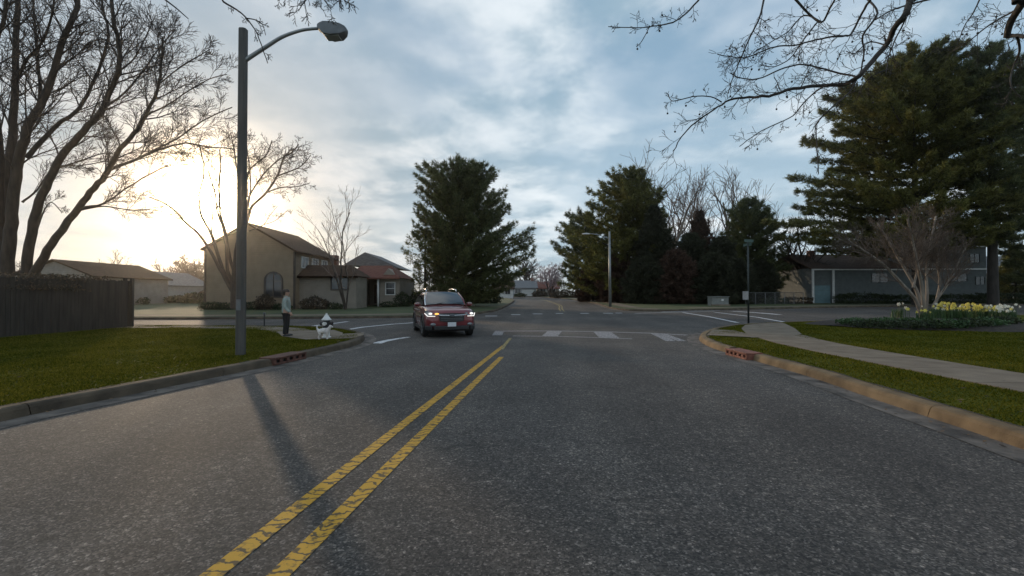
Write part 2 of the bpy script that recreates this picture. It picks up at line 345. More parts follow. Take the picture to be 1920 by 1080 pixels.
def thing(name, label, cat, loc=(0, 0, 0), rz=0.0, group=None):
    o = bpy.data.objects.new(name, None); COL.objects.link(o); o.location = loc; o.rotation_euler = (0, 0, rz); o.empty_display_size = .3
    return tag(o, label, cat, group)
def dup(root, loc, rz, label, group=None, scale=None):
    r = root.copy(); COL.objects.link(r); r.location = loc; r.rotation_euler = (0, 0, rz); r['label'] = label
    if scale: r.scale = scale
    if group: r['group'] = group
    for ch in list(root.children):
        c = ch.copy(); COL.objects.link(c); c.parent = r
        for g in ch.children:
            d = g.copy(); COL.objects.link(d); d.parent = c
    return r
def struct(o): o['kind'] = 'structure'; return o
def crom(pts, n=6, closed=False):
    pts = [Vector((*p, 0)) if len(p) == 2 else Vector(p) for p in pts]; out = []
    for i in range(len(pts) - 1):
        p0 = pts[max(i - 1, 0)]; p1 = pts[i]; p2 = pts[i + 1]; p3 = pts[min(i + 2, len(pts) - 1)]
        for k in range(n):
            t = k / n; out.append(.5 * ((2 * p1) + (p2 - p0) * t + (2 * p0 - 5 * p1 + 4 * p2 - p3) * t * t + (3 * p1 - p0 - 3 * p2 + p3) * t ** 3))
    out.append(pts[-1]); return out
def resample(pts, step):
    out = [pts[0].copy()]; acc = 0
    for a, b in zip(pts, pts[1:]):
        l = (b - a).length
        while acc + l >= step:
            t = (step - acc) / l; a = a.lerp(b, t); out.append(a.copy()); l = (b - a).length; acc = 0
        acc += l
    out.append(pts[-1].copy()); return out
def sheet(name, poly, dz, m, kind=True, parent=None, cuts=()):
    bm = bmesh.new(); vs = [bm.verts.new((p[0], p[1], 0)) for p in poly]; f = bm.faces.new(vs)
    if f.normal.z < 0 or True: bmesh.ops.recalc_face_normals(bm, faces=bm.faces)
    bmesh.ops.triangulate(bm, faces=bm.faces)
    for y in (25.0, 125.0) + tuple(cuts):
        bmesh.ops.bisect_plane(bm, geom=bm.verts[:] + bm.edges[:] + bm.faces[:], plane_co=(0, y, 0), plane_no=(0, 1, 0))
    for v in bm.verts: v.co.z = hz(v.co.y) + dz
    for f in bm.faces:
        f.normal_update()
        if f.normal.z < 0: f.normal_flip()
    me = bpy.data.meshes.new(name); bm.to_mesh(me); bm.free(); me.materials.append(M[m])
    o = bpy.data.objects.new(name, me); COL.objects.link(o)
    if kind: struct(o)
    if parent: o.parent = parent
    return o
def offs(path, d):
    out = []
    for i, p in enumerate(path):
        t = path[min(i + 1, len(path) - 1)] - path[max(i - 1, 0)]; t.z = 0; t.normalize()
        out.append(p + Vector((-t.y, t.x, 0)) * d)
    return out

# ------------------------------------------------------------------ ground, road, kerbs, lawns
ZL = 0.13
sheet('ground', [(-1500, -300), (1500, -300), (1500, 2500), (-1500, 2500)], -.06, 'lawn_far')
sheet('road', [(-135, -35), (135, -35), (135, 150), (-135, 150)], 0.0, 'asphalt')
near_r = crom([(4.55, -30), (4.6, -12), (4.65, 0), (4.83, 4.28), (4.96, 5.27), (5.14, 7.05), (5.38, 8.9), (5.46, 11.3), (5.62, 13.9), (6.4, 16.6), (8, 19.4), (9.8, 21.6), (12.4, 23.6), (17.3, 25.7), (24.6, 28), (35, 31.5), (60, 38), (128, 58)])
near_l = crom([(-7.2, -30), (-7, -12), (-6.6, 0), (-6.07, 5.38), (-5.75, 6.9), (-5.26, 9.0), (-4.93, 10.4), (-4.72, 11.9), (-4.5, 13.8), (-4.65, 15.5), (-5.5, 17.9), (-7.0, 20.0), (-9.1, 21.4), (-12.4, 21.9), (-18.6, 22.3), (-40, 23), (-128, 26)])
far_l = crom([(-128, 32), (-50, 28.6), (-23, 27.7), (-9, 29.0), (-4.6, 30.6), (-2.6, 33), (-1.6, 36), (-.8, 40), (.3, 57), (.7, 76), (-1.5, 92), (-8, 103), (-20, 108), (-128, 118)])
far_r = crom([(128, 68), (58, 51.8), (34.6, 45.9), (24.8, 42.4), (17, 39.6), (12.2, 38.0), (9.9, 39.0), (9.2, 42), (9.3, 47), (10.2, 57), (10.4, 70), (9.4, 88), (6, 105), (0, 117), (-10, 123), (-128, 135)])
def kerb(name, path, side, mk, mg, gap=3.0, skip=()):
    """side=+1: kerb lies to the left of the path direction"""
    prof_g = [(0, .006), (.40, .001)]
    prof_k = [(.40, .0), (.43, .10), (.455, .135), (.50, .15), (.64, .15), (.64, -.05)]
    pth = resample(path, .5); bg_, bk = B(), B()
    for prof, bb in ((prof_g, bg_), (prof_k, bk)):
        rows = []
        for (o_, z_) in prof: rows.append([Vector((q.x, q.y, hz(q.y) + z_)) for q in offs(pth, side * o_)])
        n = len(pth)
        for i in range(n - 1):
            mid = pth[i]
            if bb is bk and any((mid - Vector((sx_, sy_, 0))).length < r_ for sx_, sy_, r_ in skip): continue
            j = i % 6; a0, a1 = (0.02 if (j == 0 and bb is bk) else 0), 1
            for k in range(len(prof) - 1):
                p1 = rows[k][i].lerp(rows[k][i + 1], a0); p2 = rows[k][i + 1]; p3 = rows[k + 1][i + 1]; p4 = rows[k + 1][i].lerp(rows[k + 1][i + 1], a0)
                bb.add([p1, p2, p3, p4], [(0, 1, 2, 3)] if side < 0 else [(3, 2, 1, 0)])
    struct(bg_.build('gutter', mg)); struct(bk.build('kerb', mk))
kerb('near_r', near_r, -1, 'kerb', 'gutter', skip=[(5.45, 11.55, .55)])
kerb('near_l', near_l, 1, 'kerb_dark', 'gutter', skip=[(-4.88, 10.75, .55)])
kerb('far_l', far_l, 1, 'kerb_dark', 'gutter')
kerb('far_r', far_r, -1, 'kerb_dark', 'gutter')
def xy(l): return [(p.x, p.y) for p in l]
LR = xy(offs(near_r, -.62)); LL = xy(offs(near_l, .62))
sheet('lawn', LR + [(400, 140), (400, -40), (5.2, -40)], ZL, 'lawn')
sheet('lawn', LL + [(-400, 36), (-400, -40), (-7.8, -40)], ZL, 'lawn')
sheet('lawn', xy(offs(far_l, .62)) + [(-400, 130), (-400, 36)], ZL, 'lawn_far')
sheet('lawn', xy(offs(far_r, -.62)) + [(-400, 150), (-400, 900), (400, 900), (400, 150)], ZL, 'lawn_far')
M['soil'] = mat('soil_edge', (.03, .02, .012), (.085, .058, .034), .95, 7, 8, .8, 30)
for pth_, sg_ in ((near_r, -1), (near_l, 1)):
    q_ = [p for p in resample(pth_, .3) if 0 < p.y < 24 and abs(p.x) < 20]; a_ = offs(q_, sg_ * .63); rr_ = random.Random(4); sb_ = B()
    w_ = [.07 + .10 * abs(math.sin(i * .37)) * rr_.random() for i in range(len(q_))]
    for i in range(len(q_) - 1):
        o0, o1 = offs(q_, sg_ * (.63 + w_[i]))[i], offs(q_, sg_ * (.63 + w_[i + 1]))[i + 1]
        sb_.add([(a_[i].x, a_[i].y, ZL + .022), (a_[i + 1].x, a_[i + 1].y, ZL + .022), (o1.x, o1.y, ZL + .012), (o0.x, o0.y, ZL + .012)], [(0, 1, 2, 3)] if sg_ < 0 else [(3, 2, 1, 0)])
    struct(sb_.build('soil_edge', 'soil'))
# pavements (4 mm and more above the grass)
def strip(name, path, wd, dz, m, step=1.5, gap=.012):
    pth = resample(crom(path), step); a = offs(pth, wd / 2); b = offs(pth, -wd / 2); bb = B()
    for i in range(len(pth) - 1):
        q = [a[i], a[i + 1], b[i + 1], b[i]]; g = gap / step
        q = [a[i].lerp(a[i + 1], g), a[i + 1].lerp(a[i], g), b[i + 1].lerp(b[i], g), b[i].lerp(b[i + 1], g)]
        top = [Vector((p.x, p.y, hz(p.y) + dz)) for p in q]; bot = [Vector((p.x, p.y, hz(p.y) + dz - .06)) for p in q]
        bb.add(top + bot, [(3, 2, 1, 0), (0, 1, 5, 4), (1, 2, 6, 5), (2, 3, 7, 6), (3, 0, 4, 7)])
    return struct(bb.build(name, m))
strip('pavement', [(8.5, -30), (8.5, 0), (8.55, 8), (8.65, 11.5), (8.9, 14.0), (9.6, 16.5)], 1.75, ZL + .016, 'walk')
sheet('pavement', [(8.72, 16.9), (8.05, 15.3), (9.6, 15.6), (10.6, 16.6), (12.2, 19.6), (13.6, 22.6), (13.9, 23.45), (12.6, 22.9), (11.1, 21.6), (9.8, 19.4)], ZL + .02, 'walk')
# corner ramp on the right: dropped slab between kerb and pavement
sheet('ramp', [(6.95, 16.2), (8.1, 15.35), (8.72, 16.9), (8.95, 18.3), (8.3, 18.9), (7.7, 17.6)], ZL + .024, 'walk')
strip('pavement', [(-30, 21.0), (-14, 20.4), (-10.2, 19.6), (-8.4, 17.6)], 1.4, ZL + .016, 'walk')
sheet('pavement', [(-9.3, 17.9), (-7.3, 18.6), (-6.4, 17.2), (-5.9, 15.6), (-6.6, 14.6), (-8.0, 15.8)], ZL + .02, 'walk')
sheet('ramp', [(-5.3, 15.0), (-6.5, 14.7), (-6.2, 16.7), (-5.6, 17.2), (-5.3, 16.2)], ZL + .024, 'walk')
strip('pavement', [(-128, 34.2), (-50, 30.9), (-23, 30.1), (-9.5, 31.3), (-6.2, 32.8)], 1.3, ZL + .016, 'walk')
strip('pavement', [(110, 65.5), (58, 54.2), (34.6, 48.2), (24.8, 44.8), (16.4, 42.0)], 1.3, ZL + .016, 'walk')
strip('pavement', [(11.6, 42.5), (11.7, 47), (12.5, 57), (12.7, 70), (11.7, 88)], 1.3, ZL + .016, 'walk')
sheet('ramp', [(10.6, 39.6), (12.4, 38.8), (13.2, 40.2), (11.4, 41.0)], ZL + .024, 'walk')
# apron of light concrete at both near corners
def ribbon(name, pts, w0, w1, dz, m):
    pts = [Vector((p[0], p[1], 0)) for p in pts]; pth = resample(pts, .6) if len(pts) > 1 else pts; n = len(pth); bb = B()
    A = offs(pth, .5); Bq = offs(pth, -.5)
    for i in range(n - 1):
        ws = [w0 + (w1 - w0) * j / (n - 1) for j in (i, i + 1)]
        q = [pth[i].lerp(A[i], ws[0]), pth[i + 1].lerp(A[i + 1], ws[1]), pth[i + 1].lerp(Bq[i + 1], ws[1]), pth[i].lerp(Bq[i], ws[0])]
        bb.add([Vector((p.x, p.y, hz(p.y) + dz)) for p in q], [(3, 2, 1, 0)])
    return struct(bb.build(name, m))
def gpts(*pp): return [tuple(Gr(*p)[:2]) for p in pp]
# road markings
ya = crom([(-2.35, -3), (-1.72, 2.5), (-1.05, 7.9), (-.25, 14.2)]); yb = crom([(-1.98, -3), (-1.34, 2.5), (-.72, 7.8), (-.27, 11.6)])
ribbon('road_marking', ya, .135, .13, .004, 'yellow'); ribbon('road_marking', yb, .135, .13, .004, 'yellow')
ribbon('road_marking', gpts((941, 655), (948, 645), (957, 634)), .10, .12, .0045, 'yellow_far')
for dx in (-.14, .14):
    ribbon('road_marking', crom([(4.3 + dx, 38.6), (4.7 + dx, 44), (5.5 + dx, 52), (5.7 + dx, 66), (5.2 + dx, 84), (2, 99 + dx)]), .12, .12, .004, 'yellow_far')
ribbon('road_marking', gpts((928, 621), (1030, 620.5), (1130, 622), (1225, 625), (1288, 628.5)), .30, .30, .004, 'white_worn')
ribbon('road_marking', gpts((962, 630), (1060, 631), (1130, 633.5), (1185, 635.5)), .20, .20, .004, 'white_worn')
for a, b, wd in (((1041, 620.5), (1031, 630.5), .62), ((1129, 622.5), (1143, 634), .72), ((1228, 625.5), (1258, 640), .34), ((1242, 626.5), (1280, 640), .30), ((936, 622), (932, 629), .4)):
    ribbon('road_marking', gpts(a, b), wd, wd, .008, 'white_worn')
ribbon('road_marking', gpts((706, 644), (722, 639), (766, 632)), .34, .2, .004, 'white')
for x, y, wd in ((921, 592.5, 1.0), (967, 590, .8), (1008, 588.6, .9), (1049, 587.8, .7), (1096, 587.6, .8), (1140, 587.4, .9), (1160, 587, .6)):
    c = Gr(x, y); ribbon('road_marking', [(c.x - wd * .42, c.y), (c.x + wd * .42, c.y)], .5, .5, .004, 'white')
ribbon('road_marking', gpts((1190, 587.6), (1225, 586.6), (1340, 584)), .2, .2, .004, 'white')
for pp, wd in ((((1280, 586), (1330, 594), (1383, 605)), .24), (((1340, 585.5), (1420, 595), (1490, 607)), .24), (((1372, 583.5), (1420, 586.5), (1462, 590)), .5), (((1240, 585), (1300, 582.8), (1350, 582)), .2)):
    ribbon('road_marking', gpts(*pp), wd, wd, .006, 'white')
ribbon('road_marking', gpts((552, 616.5), (600, 609.5), (652, 603)), .26, .26, .006, 'white')
ribbon('road_marking', gpts((634, 621), (680, 613.5), (735, 608), (790, 604)), .26, .26, .006, 'white')

# ------------------------------------------------------------------ houses
def window(root, org, x, z, wd, ht, y, face=-1, axis='y', frame='trim', glass='glass', bars=(1, 1), label=None, fw=.09):
    """window on a wall plane; axis 'y': wall faces -Y/+Y at Y=y, centre x; axis 'x': wall plane X=y, centre along Y = x"""
    f = B(); g = B()
    def bx(bb, cx_, cz_, w_, h_, t_, off):
        if axis == 'y': bb.box((cx_, y + face * off, cz_), (w_, t_, h_))
        else: bb.box((y + face * off, cx_, cz_), (t_, w_, h_))
    bx(f, x - wd / 2 - fw / 2, z, fw, ht + 2 * fw, .10, .03); bx(f, x + wd / 2 + fw / 2, z, fw, ht + 2 * fw, .10, .03)
    bx(f, x, z + ht / 2 + fw / 2, wd, fw, .10, .03); bx(f, x, z - ht / 2 - fw / 2, wd + .0, fw, .10, .03)
    for i in range(1, bars[0]): bx(f, x - wd / 2 + wd * i / bars[0], z, .04, ht, .05, .035)
    for i in range(1, bars[1]): bx(f, x, z - ht / 2 + ht * i / bars[1], wd, .045, .05, .035)
    bx(g, x, z, wd, ht, .03, .008)
    fo = f.build('window', frame, root, org); go = g.build('pane', glass, fo, org)
    if label: fo['label'] = label
    return fo
def gable_roof(bb, x0, x1, y0, y1, ze, zr, axis='y', oh=.4, th=.16, xr=None):
    """ridge along axis; xr = ridge position"""
    if axis == 'y':
        xr = (x0 + x1) / 2 if xr is None else xr
        for (xe, sgn) in ((x0, -1), (x1, 1)):
            sl = (zr - ze) / abs(xr - xe); xo = xe + sgn * oh; zo = ze - sl * oh
            bb.prism([(xr, y0 - oh, zr + th), (xo, y0 - oh, zo + th), (xo, y0 - oh, zo), (xr, y0 - oh, zr)], (0, y0 - oh, 0), (0, y1 + oh, 0))
    else:
        yr = (y0 + y1) / 2 if xr is None else xr
        for (ye, sgn) in ((y0, -1), (y1, 1)):
            sl = (zr - ze) / abs(yr - ye); yo = ye + sgn * oh; zo = ze - sl * oh
            bb.prism([(x0 - oh, yr, zr + th), (x0 - oh, yo, zo + th), (x0 - oh, yo, zo), (x0 - oh, yr, zr)], (x0 - oh, 0, 0), (x1 + oh, 0, 0))
def gable_body(bb, x0, x1, y0, y1, z0, ze, zr, axis='y', xr=None):
    if axis == 'y':
        xr = (x0 + x1) / 2 if xr is None else xr
        bb.prism([(x0, y0, z0), (x1, y0, z0), (x1, y0, ze), (xr, y0, zr - .02), (x0, y0, ze)], (0, y0, 0), (0, y1, 0))
    else:
        yr = (y0 + y1) / 2 if xr is None else xr
        bb.prism([(x0, y0, z0), (x0, y1, z0), (x0, y1, ze), (x0, yr, zr - .02), (x0, y0, ze)], (x0, 0, 0), (x1, 0, 0))
def hip_roof(bb, x0, x1, y0, y1, ze, zr, oh=.4, rl=None, axis='x', th=.15):
    x0 -= oh; x1 += oh; y0 -= oh; y1 += oh; w_ = min(x1 - x0, y1 - y0) / 2 if rl is None else rl
    if axis == 'x': r = [((x0 + w_), (y0 + y1) / 2), ((x1 - w_), (y0 + y1) / 2)]
    else: r = [((x0 + x1) / 2, y0 + w_), ((x0 + x1) / 2, y1 - w_)]
    vs = [(x0, y0, ze), (x1, y0, ze), (x1, y1, ze), (x0, y1, ze), (r[0][0], r[0][1], zr), (r[1][0], r[1][1], zr)]
    if axis == 'x': fs = [(0, 1, 5, 4), (1, 2, 5), (2, 3, 4, 5), (3, 0, 4)]
    else: fs = [(0, 1, 4), (1, 2, 5, 4), (2, 3, 5), (3, 0, 4, 5)]
    bb.add(vs, fs); bb.add([(a, b, c - th) for a, b, c in vs[:4]] + vs[:4], [(3, 2, 1, 0), (0, 1, 5, 4), (1, 2, 6, 5), (2, 3, 7, 6), (3, 0, 4, 7)])

# big two storey gabled house behind the lamp pole
O = Vector((-23.2, 40, hz(40) + ZL)); hb = O.z - .3
r = thing('house', 'large two storey cream house with brown gable roof and an arched window', 'house', O)
yA, yB = 40.0, 49.0; xl, xr_, xm = XatY(386, 40), XatY(551, 40), XatY(465, 40)
zrg = P(465, 421, 40).z; zeL, zeR = P(386, 466, 40).z, P(551, 470, 40).z
w_ = B(); w_.prism([(xl, yA, hb), (xr_, yA, hb), (xr_, yA, zeR), (xm, yA, zrg), (xl, yA, zeL)], (0, yA, 0), (0, yB, 0)); w_.build('wall', 'stucco', r, O, fix=True)
rf = B()
for xe, ze_, s_ in ((xl, zeL, -1), (xr_, zeR, 1)):
    sl = (zrg - ze_) / abs(xm - xe); xo = xe + s_ * .35; zo = ze_ - sl * .35
    rf.prism([(xm, yA - .3, zrg + .17), (xo, yA - .3, zo + .17), (xo, yA - .3, zo), (xm, yA - .3, zrg)], (0, yA - .3, 0), (0, yB + .3, 0))
ro = rf.build('roof', 'roof_b', r, O, fix=True)
cb = B(); cb.box((XatY(626, 50), 50.0, 4.6), (.8, .8, 2.6)).build('chimney', 'chim', ro, O)
# arched window
zc0, zs, ar = P(513, 556, 40).z, P(513, 527, 40).z, 15 / F * 40
ac = XatY(513, 40)
def arch(rr, z0): return [(ac - rr, 0, z0), (ac + rr, 0, z0)] + [(ac + rr * math.cos(a), 0, zs + rr * math.sin(a)) for a in np.linspace(0, math.pi, 13)]
fr = B(); po, pi_ = arch(ar + .14, zc0 - .12), arch(ar, zc0)
n_ = len(po); vs = [(p[0], yA - .07, p[2]) for p in po] + [(p[0], yA - .07, p[2]) for p in pi_] + [(p[0], yA - .002, p[2]) for p in po] + [(p[0], yA - .002, p[2]) for p in pi_]
fr.add(vs, [(i, (i + 1) % n_, n_ + (i + 1) % n_, n_ + i) for i in range(n_)] + [(i, 2 * n_ + i, 2 * n_ + (i + 1) % n_, (i + 1) % n_) for i in range(n_)])
fr.box((ac, yA - .04, (zc0 + zs + ar) / 2), (.07, .05, zs + ar - zc0)); fr.box((ac, yA - .045, zs), (2 * ar, .05, .07))
fo = fr.build('window', 'trim_d', r, O, fix=True); fo['label'] = 'tall window with a round arched top'
B().prism([(p[0], yA - .02, p[2]) for p in pi_], (0, yA - .02, 0), (0, yA + .04, 0)).build('pane', 'glass', fo, O, fix=True)
B().box((xl - .05, yA - .04, (hb + zeL) / 2), (.14, .14, zeL - hb - .2)).build('corner_trim', 'trim_d', r, O); cn = B(); cn.box((xr_ + .05, yA - .04, (hb + zeR) / 2), (.14, .14, zeR - hb - .2)); cn.build('corner_trim', 'trim_d', r, O)
# windows of the right hand upper wall (faces +X)
for yy in (42.0, 44.2, 46.4): window(r, O, yy, 4.55, 1.2, .9, xr_ + .0, face=1, axis='x', glass='glass_pale', bars=(2, 1))
# single storey wing to the right
wx0, wx1, wy0, wy1 = xr_ + .01, XatY(668, 41), 41.0, 44.0; we = P(610, 519, 41).z
B().box(((wx0 + wx1) / 2, (wy0 + wy1) / 2, (hb + we) / 2), (wx1 - wx0, wy1 - wy0, we - hb)).build('wing_wall', 'stucco2', r, O)
wr = B(); zt = P(610, 497, 42.6).z
wr.prism([(wx0, wy0 - .5, we - .12), (wx1 + .3, wy0 - .5, we - .12), (wx1 + .3, wy0 - .5, we + .05), (wx0, wy0 - .5, we + .05)], (0, 0, 0), (0, .02, 0))
wr.add([(wx0, wy0 - .5, we + .05), (wx1 + .3, wy0 - .5, we + .05), (wx1 + .3, wy0 - .5, we - .1), (wx0, wy0 - .5, we - .1), (wx0 + .001, 42.6, zt), (wx1 - 1.0, 42.6, zt), (wx1 + .3, 44.6, we + .05), (wx0, 44.6, we + .05)],
       [(0, 1, 5, 4), (3, 2, 1, 0), (1, 6, 5), (4, 5, 6, 7)]); wr.build('wing_roof', 'roof_b', r, O, fix=True)
window(r, O, XatY(637, 41), P(637, 531, 41).z, 1.45, 1.1, 41.0, frame='trim_d', bars=(2, 1), label='dark window of the single storey wing')
# second house with porch
O = Vector((-14, 46, hz(46) + ZL)); hb = O.z - .3
r = thing('house', 'low cream house with red shingle porch roof and one white pillar', 'house', O)
x0, x1 = XatY(655, 46), XatY(749, 46); ze = P(700, 521, 46).z
b_ = B(); px0, px1 = XatY(671, 46), XatY(712, 46)
b_.box(((x0 + px0) / 2, 49.5, (hb + ze) / 2), (px0 - x0, 7, ze - hb)); b_.box(((px1 + x1) / 2, 49.5, (hb + ze) / 2), (x1 - px1, 7, ze - hb)); b_.box(((px0 + px1) / 2, 51.4, (hb + ze) / 2 + .001), (px1 - px0 + .1, 3.2, ze - hb - .02))
b_.prism([(XatY(712, 46), 46.0, ze - .1), (x1, 46.0, ze - .1), (XatY(728, 46), 46.0, P(728, 503, 46).z)], (0, 46.0, 0), (0, 48, 0))
b_.build('wall', 'stucco2', r, O, fix=True)
rb = B(); zt = P(700, 497, 48).z
rb.add([(x0 - .2, 45.2, ze), (x1 + .2, 45.2, ze), (x1 + .2, 45.2, ze - .15), (x0 - .2, 45.2, ze - .15), (x0 + .3, 48.8, zt), (x1 - 1.6, 48.8, zt), (x1 + .2, 53, ze), (x0 - .2, 53, ze)], [(0, 1, 5, 4), (3, 2, 1, 0), (1, 6, 5), (4, 5, 6, 7), (0, 4, 7)])
rb.build('porch_roof', 'roof_r', r, O, fix=True)
r2 = B(); gx0, gx1, ga = XatY(648, 54), XatY(753, 54), XatY(688, 54); zt = P(688, 474, 54).z; zl = P(650, 497, 54).z
r2.prism([(gx0, 53.2, zl), (gx1, 53.2, P(750, 503, 53).z), (ga, 53.2, zt)], (0, 53.2, 0), (0, 60, 0)); r2.build('roof', 'roof_g', r, O, fix=True)
B().cyl((XatY(709, 45.6), 45.6, hb), (XatY(709, 45.6), 45.6, ze - .1), .11, 12).build('porch_pillar', 'trim', r, O, smooth=True)
B().box((XatY(690, 46), 49.75, (hb + .35 + ze) / 2 - .2), (1.0, .08, 2.05)).build('door', 'door', r, O)
window(r, O, XatY(732, 46), P(732, 541, 46).z, .85, 1.15, 46.0, bars=(1, 2)); window(r, O, XatY(663, 46), P(663, 538, 46).z, .35, 1.1, 46.0, bars=(1, 2))

def simple_house(name, label, px0, px1, Y, ybase_off, py_eave, py_ridge, depth, wallm, roofm, axis='y', wins=(), garage=None, chim=None, pxr=None, hip=False):
    O = Vector((XatY((px0 + px1) / 2, Y), Y, hz(Y) + ZL)); hb = O.z - .4
    r = thing(name, label, 'house', O); x0, x1 = XatY(px0, Y), XatY(px1, Y); ze = P(960, py_eave, Y).z
    if axis == 'y' and not hip:
        zr = P(960, py_ridge, Y).z; xr = XatY(pxr, Y) if pxr else None
        a = B(); gable_body(a, x0, x1, Y, Y + depth, hb, ze, zr, 'y', xr); a.build('wall', wallm, r, O, fix=True)
        a = B(); gable_roof(a, x0, x1, Y, Y + depth, ze, zr, 'y', .35, .16, xr)
    else:
        zr = P(960, py_ridge, Y + depth / 2).z
        if hip:
            a = B(); a.box(((x0 + x1) / 2, Y + depth / 2, (hb + ze) / 2), (x1 - x0, depth, ze - hb)); a.build('wall', wallm, r, O)
            a = B(); hip_roof(a, x0, x1, Y, Y + depth, ze + .15, zr)
        else:
            a = B(); gable_body(a, x0, x1, Y, Y + depth, hb, ze, zr, 'x'); a.build('wall', wallm, r, O, fix=True)
            a = B(); gable_roof(a, x0, x1, Y, Y + depth, ze, zr, 'x', .35)
    ro = a.build('roof', roofm, r, O, fix=True)
    for (wx, wz, ww, wh, bars, gl) in wins: window(r, O, XatY(wx, Y), P(960, wz, Y).z, ww, wh, Y, bars=bars, glass=gl)
    if garage:
        gx, gt, gw, gm = garage; zt_ = P(960, gt, Y).z; z0_ = hz(Y) + ZL
        g = B()
        for k in range(4): g.box((XatY(gx, Y), Y - .03, z0_ + (zt_ - z0_) * (k + .5) / 4), (gw, .06, (zt_ - z0_) / 4 - .03))
        g.build('garage_door', gm, r, O)
    if chim: 
        cx_, cz_ = chim; B().box((XatY(cx_, Y + depth / 2), Y + depth / 2, P(960, cz_, Y + depth / 2).z - .8), (.8, .8, 1.9)).build('chimney', 'chim', ro, O)
    return r, O
simple_house('house', 'grey roofed house beyond the wooden fence end, with white garage door', 208, 296, 58, 0, 534, 508, 10, 'grey_sid', 'roof_g', wins=((230, 548, 1.2, 1.2, (2, 1), 'glass'), (262, 532, 1.0, .9, (2, 1), 'glass')), garage=(281, 549, 2.0, 'garage'), pxr=243)
simple_house('house', 'house mostly hidden behind the wooden fence, only its low brown roof showing', 20, 175, 46, 0, 518, 489, 10, 'tan_sid', 'roof_b', pxr=103, wins=((130, 528, 1.2, .8, (2, 1), 'glass'),))
simple_house('house', 'small brown roofed house under the round sunlit tree, left of the big gabled house', 300, 400, 66, 0, 548, 533, 9, 'tan_sid', 'roof_b', axis='x', wins=((330, 556, 1.3, 1.0, (2, 1), 'glass'), (365, 556, 1.3, 1.0, (2, 1), 'glass')))
simple_house('house', 'distant pale house with grey roof and white garage at the far bend of the road', 962, 1006, 112, 0, 540, 527, 10, 'grey_sid', 'roof_g', axis='x', wins=((971, 546, 1.4, 1.1, (2, 1), 'glass'),), garage=(990, 543, 3.0, 'garage'), chim=(998, 522))
simple_house('house', 'distant brown house half hidden by the pale blossom tree', 1008, 1048, 118, 0, 541, 529, 10, 'tan_sid', 'roof_r', axis='x', wins=((1018, 546, 1.4, 1.1, (2, 1), 'glass'), (1036, 546, 1.4, 1.1, (2, 1), 'glass')))
simple_house('house', 'small white walled house seen between the tall pine and the road', 924, 962, 92, 0, 541, 528, 9, 'trim', 'roof_b', axis='x', wins=((952, 547, 1.0, 1.0, (2, 1), 'glass'),))
simple_house('house', 'cream gabled house with maroon roof behind the wire fence', 1432, 1504, 66, 0, 527, 497, 11, 'stucco', 'roof_r', axis='x', wins=((1450, 540, 1.2, 1.1, (2, 2), 'glass'), (1475, 540, 1.2, 1.1, (2, 2), 'glass')), chim=(1443, 500))
simple_house('house', 'grey roofed house in the gap between the pine trunks at the far right', 1850, 2060, 74, 0, 512, 482, 11, 'stucco2', 'roof_g', axis='x', wins=((1900, 530, 1.4, 1.1, (2, 1), 'glass'),))
# blue grey house on the right under the pines
Y = 57.0; O = Vector((XatY(1690, Y), Y, hz(Y) + ZL)); hb = O.z - .4
r = thing('house', 'wide blue grey split level house with teal garage, standing under the big right hand pines', 'house', O)
def xa(p, yy=Y): return XatY(p, yy)
zl_, zu_ = P(960, 503, Y).z, P(960, 460, Y).z
a = B(); a.box(((xa(1522) + xa(1700)) / 2, Y + 5, (hb + zl_) / 2), (xa(1700) - xa(1522), 10, zl_ - hb)); a.box(((xa(1700) + xa(1850)) / 2, Y + 5, (hb + zu_) / 2), (xa(1850) - xa(1700), 10, zu_ - hb)); a.build('wall', 'blue_sid', r, O)
a = B(); gable_roof(a, xa(1522), xa(1702), Y, Y + 10, zl_, zl_ + 2.0, 'x', .4); gable_roof(a, xa(1702), xa(1850), Y, Y + 10.2, zu_, zu_ + 2.1, 'x', .4); ro = a.build('roof', 'roof_b', r, O, fix=True)
B().box((xa(1560), Y + 4, zl_ + 1.7), (.7, .7, 1.8)).build('chimney', 'chim', ro, O)
a = B(); a.box((xa(1610), Y - .43, zl_ - .18), (xa(1702) - xa(1518), .05, .16)); a.box((xa(1776), Y - .43, zu_ - .18), (xa(1852) - xa(1700), .05, .16)); a.box((xa(1776), Y - .05, zl_ - .1), (xa(1850) - xa(1702), .1, .18)); a.build('fascia', 'trim', r, O)
g = B()
for k in range(4): g.box((xa(1541), Y - .03, hb + .45 + .62 * k), (xa(1556) - xa(1526), .06, .6))
g.build('garage_door', 'garage_t', r, O)
for q in (1521, 1559): B().box((xa(q), Y - .35, (hb + zl_) / 2), (.2, .2, zl_ - hb - .3)).build('porch_post', 'trim', r, O)
for (wx, wz, ww, wh) in ((1650, 521, 2.0, 1.1), (1717, 484, 1.3, 1.2), (1752, 484, 1.2, 1.2), (1795, 520, 2.4, 1.0), (1838, 526, 1.1, 1.0), (1828, 484, 1.2, 1.1), (1718, 522, 1.0, 1.2)): window(r, O, xa(wx), P(960, wz, Y).z, ww, wh, Y, bars=(2, 1), glass='glass' if wx != 1717 else 'glass_pale', frame='blue_sid', fw=.06)

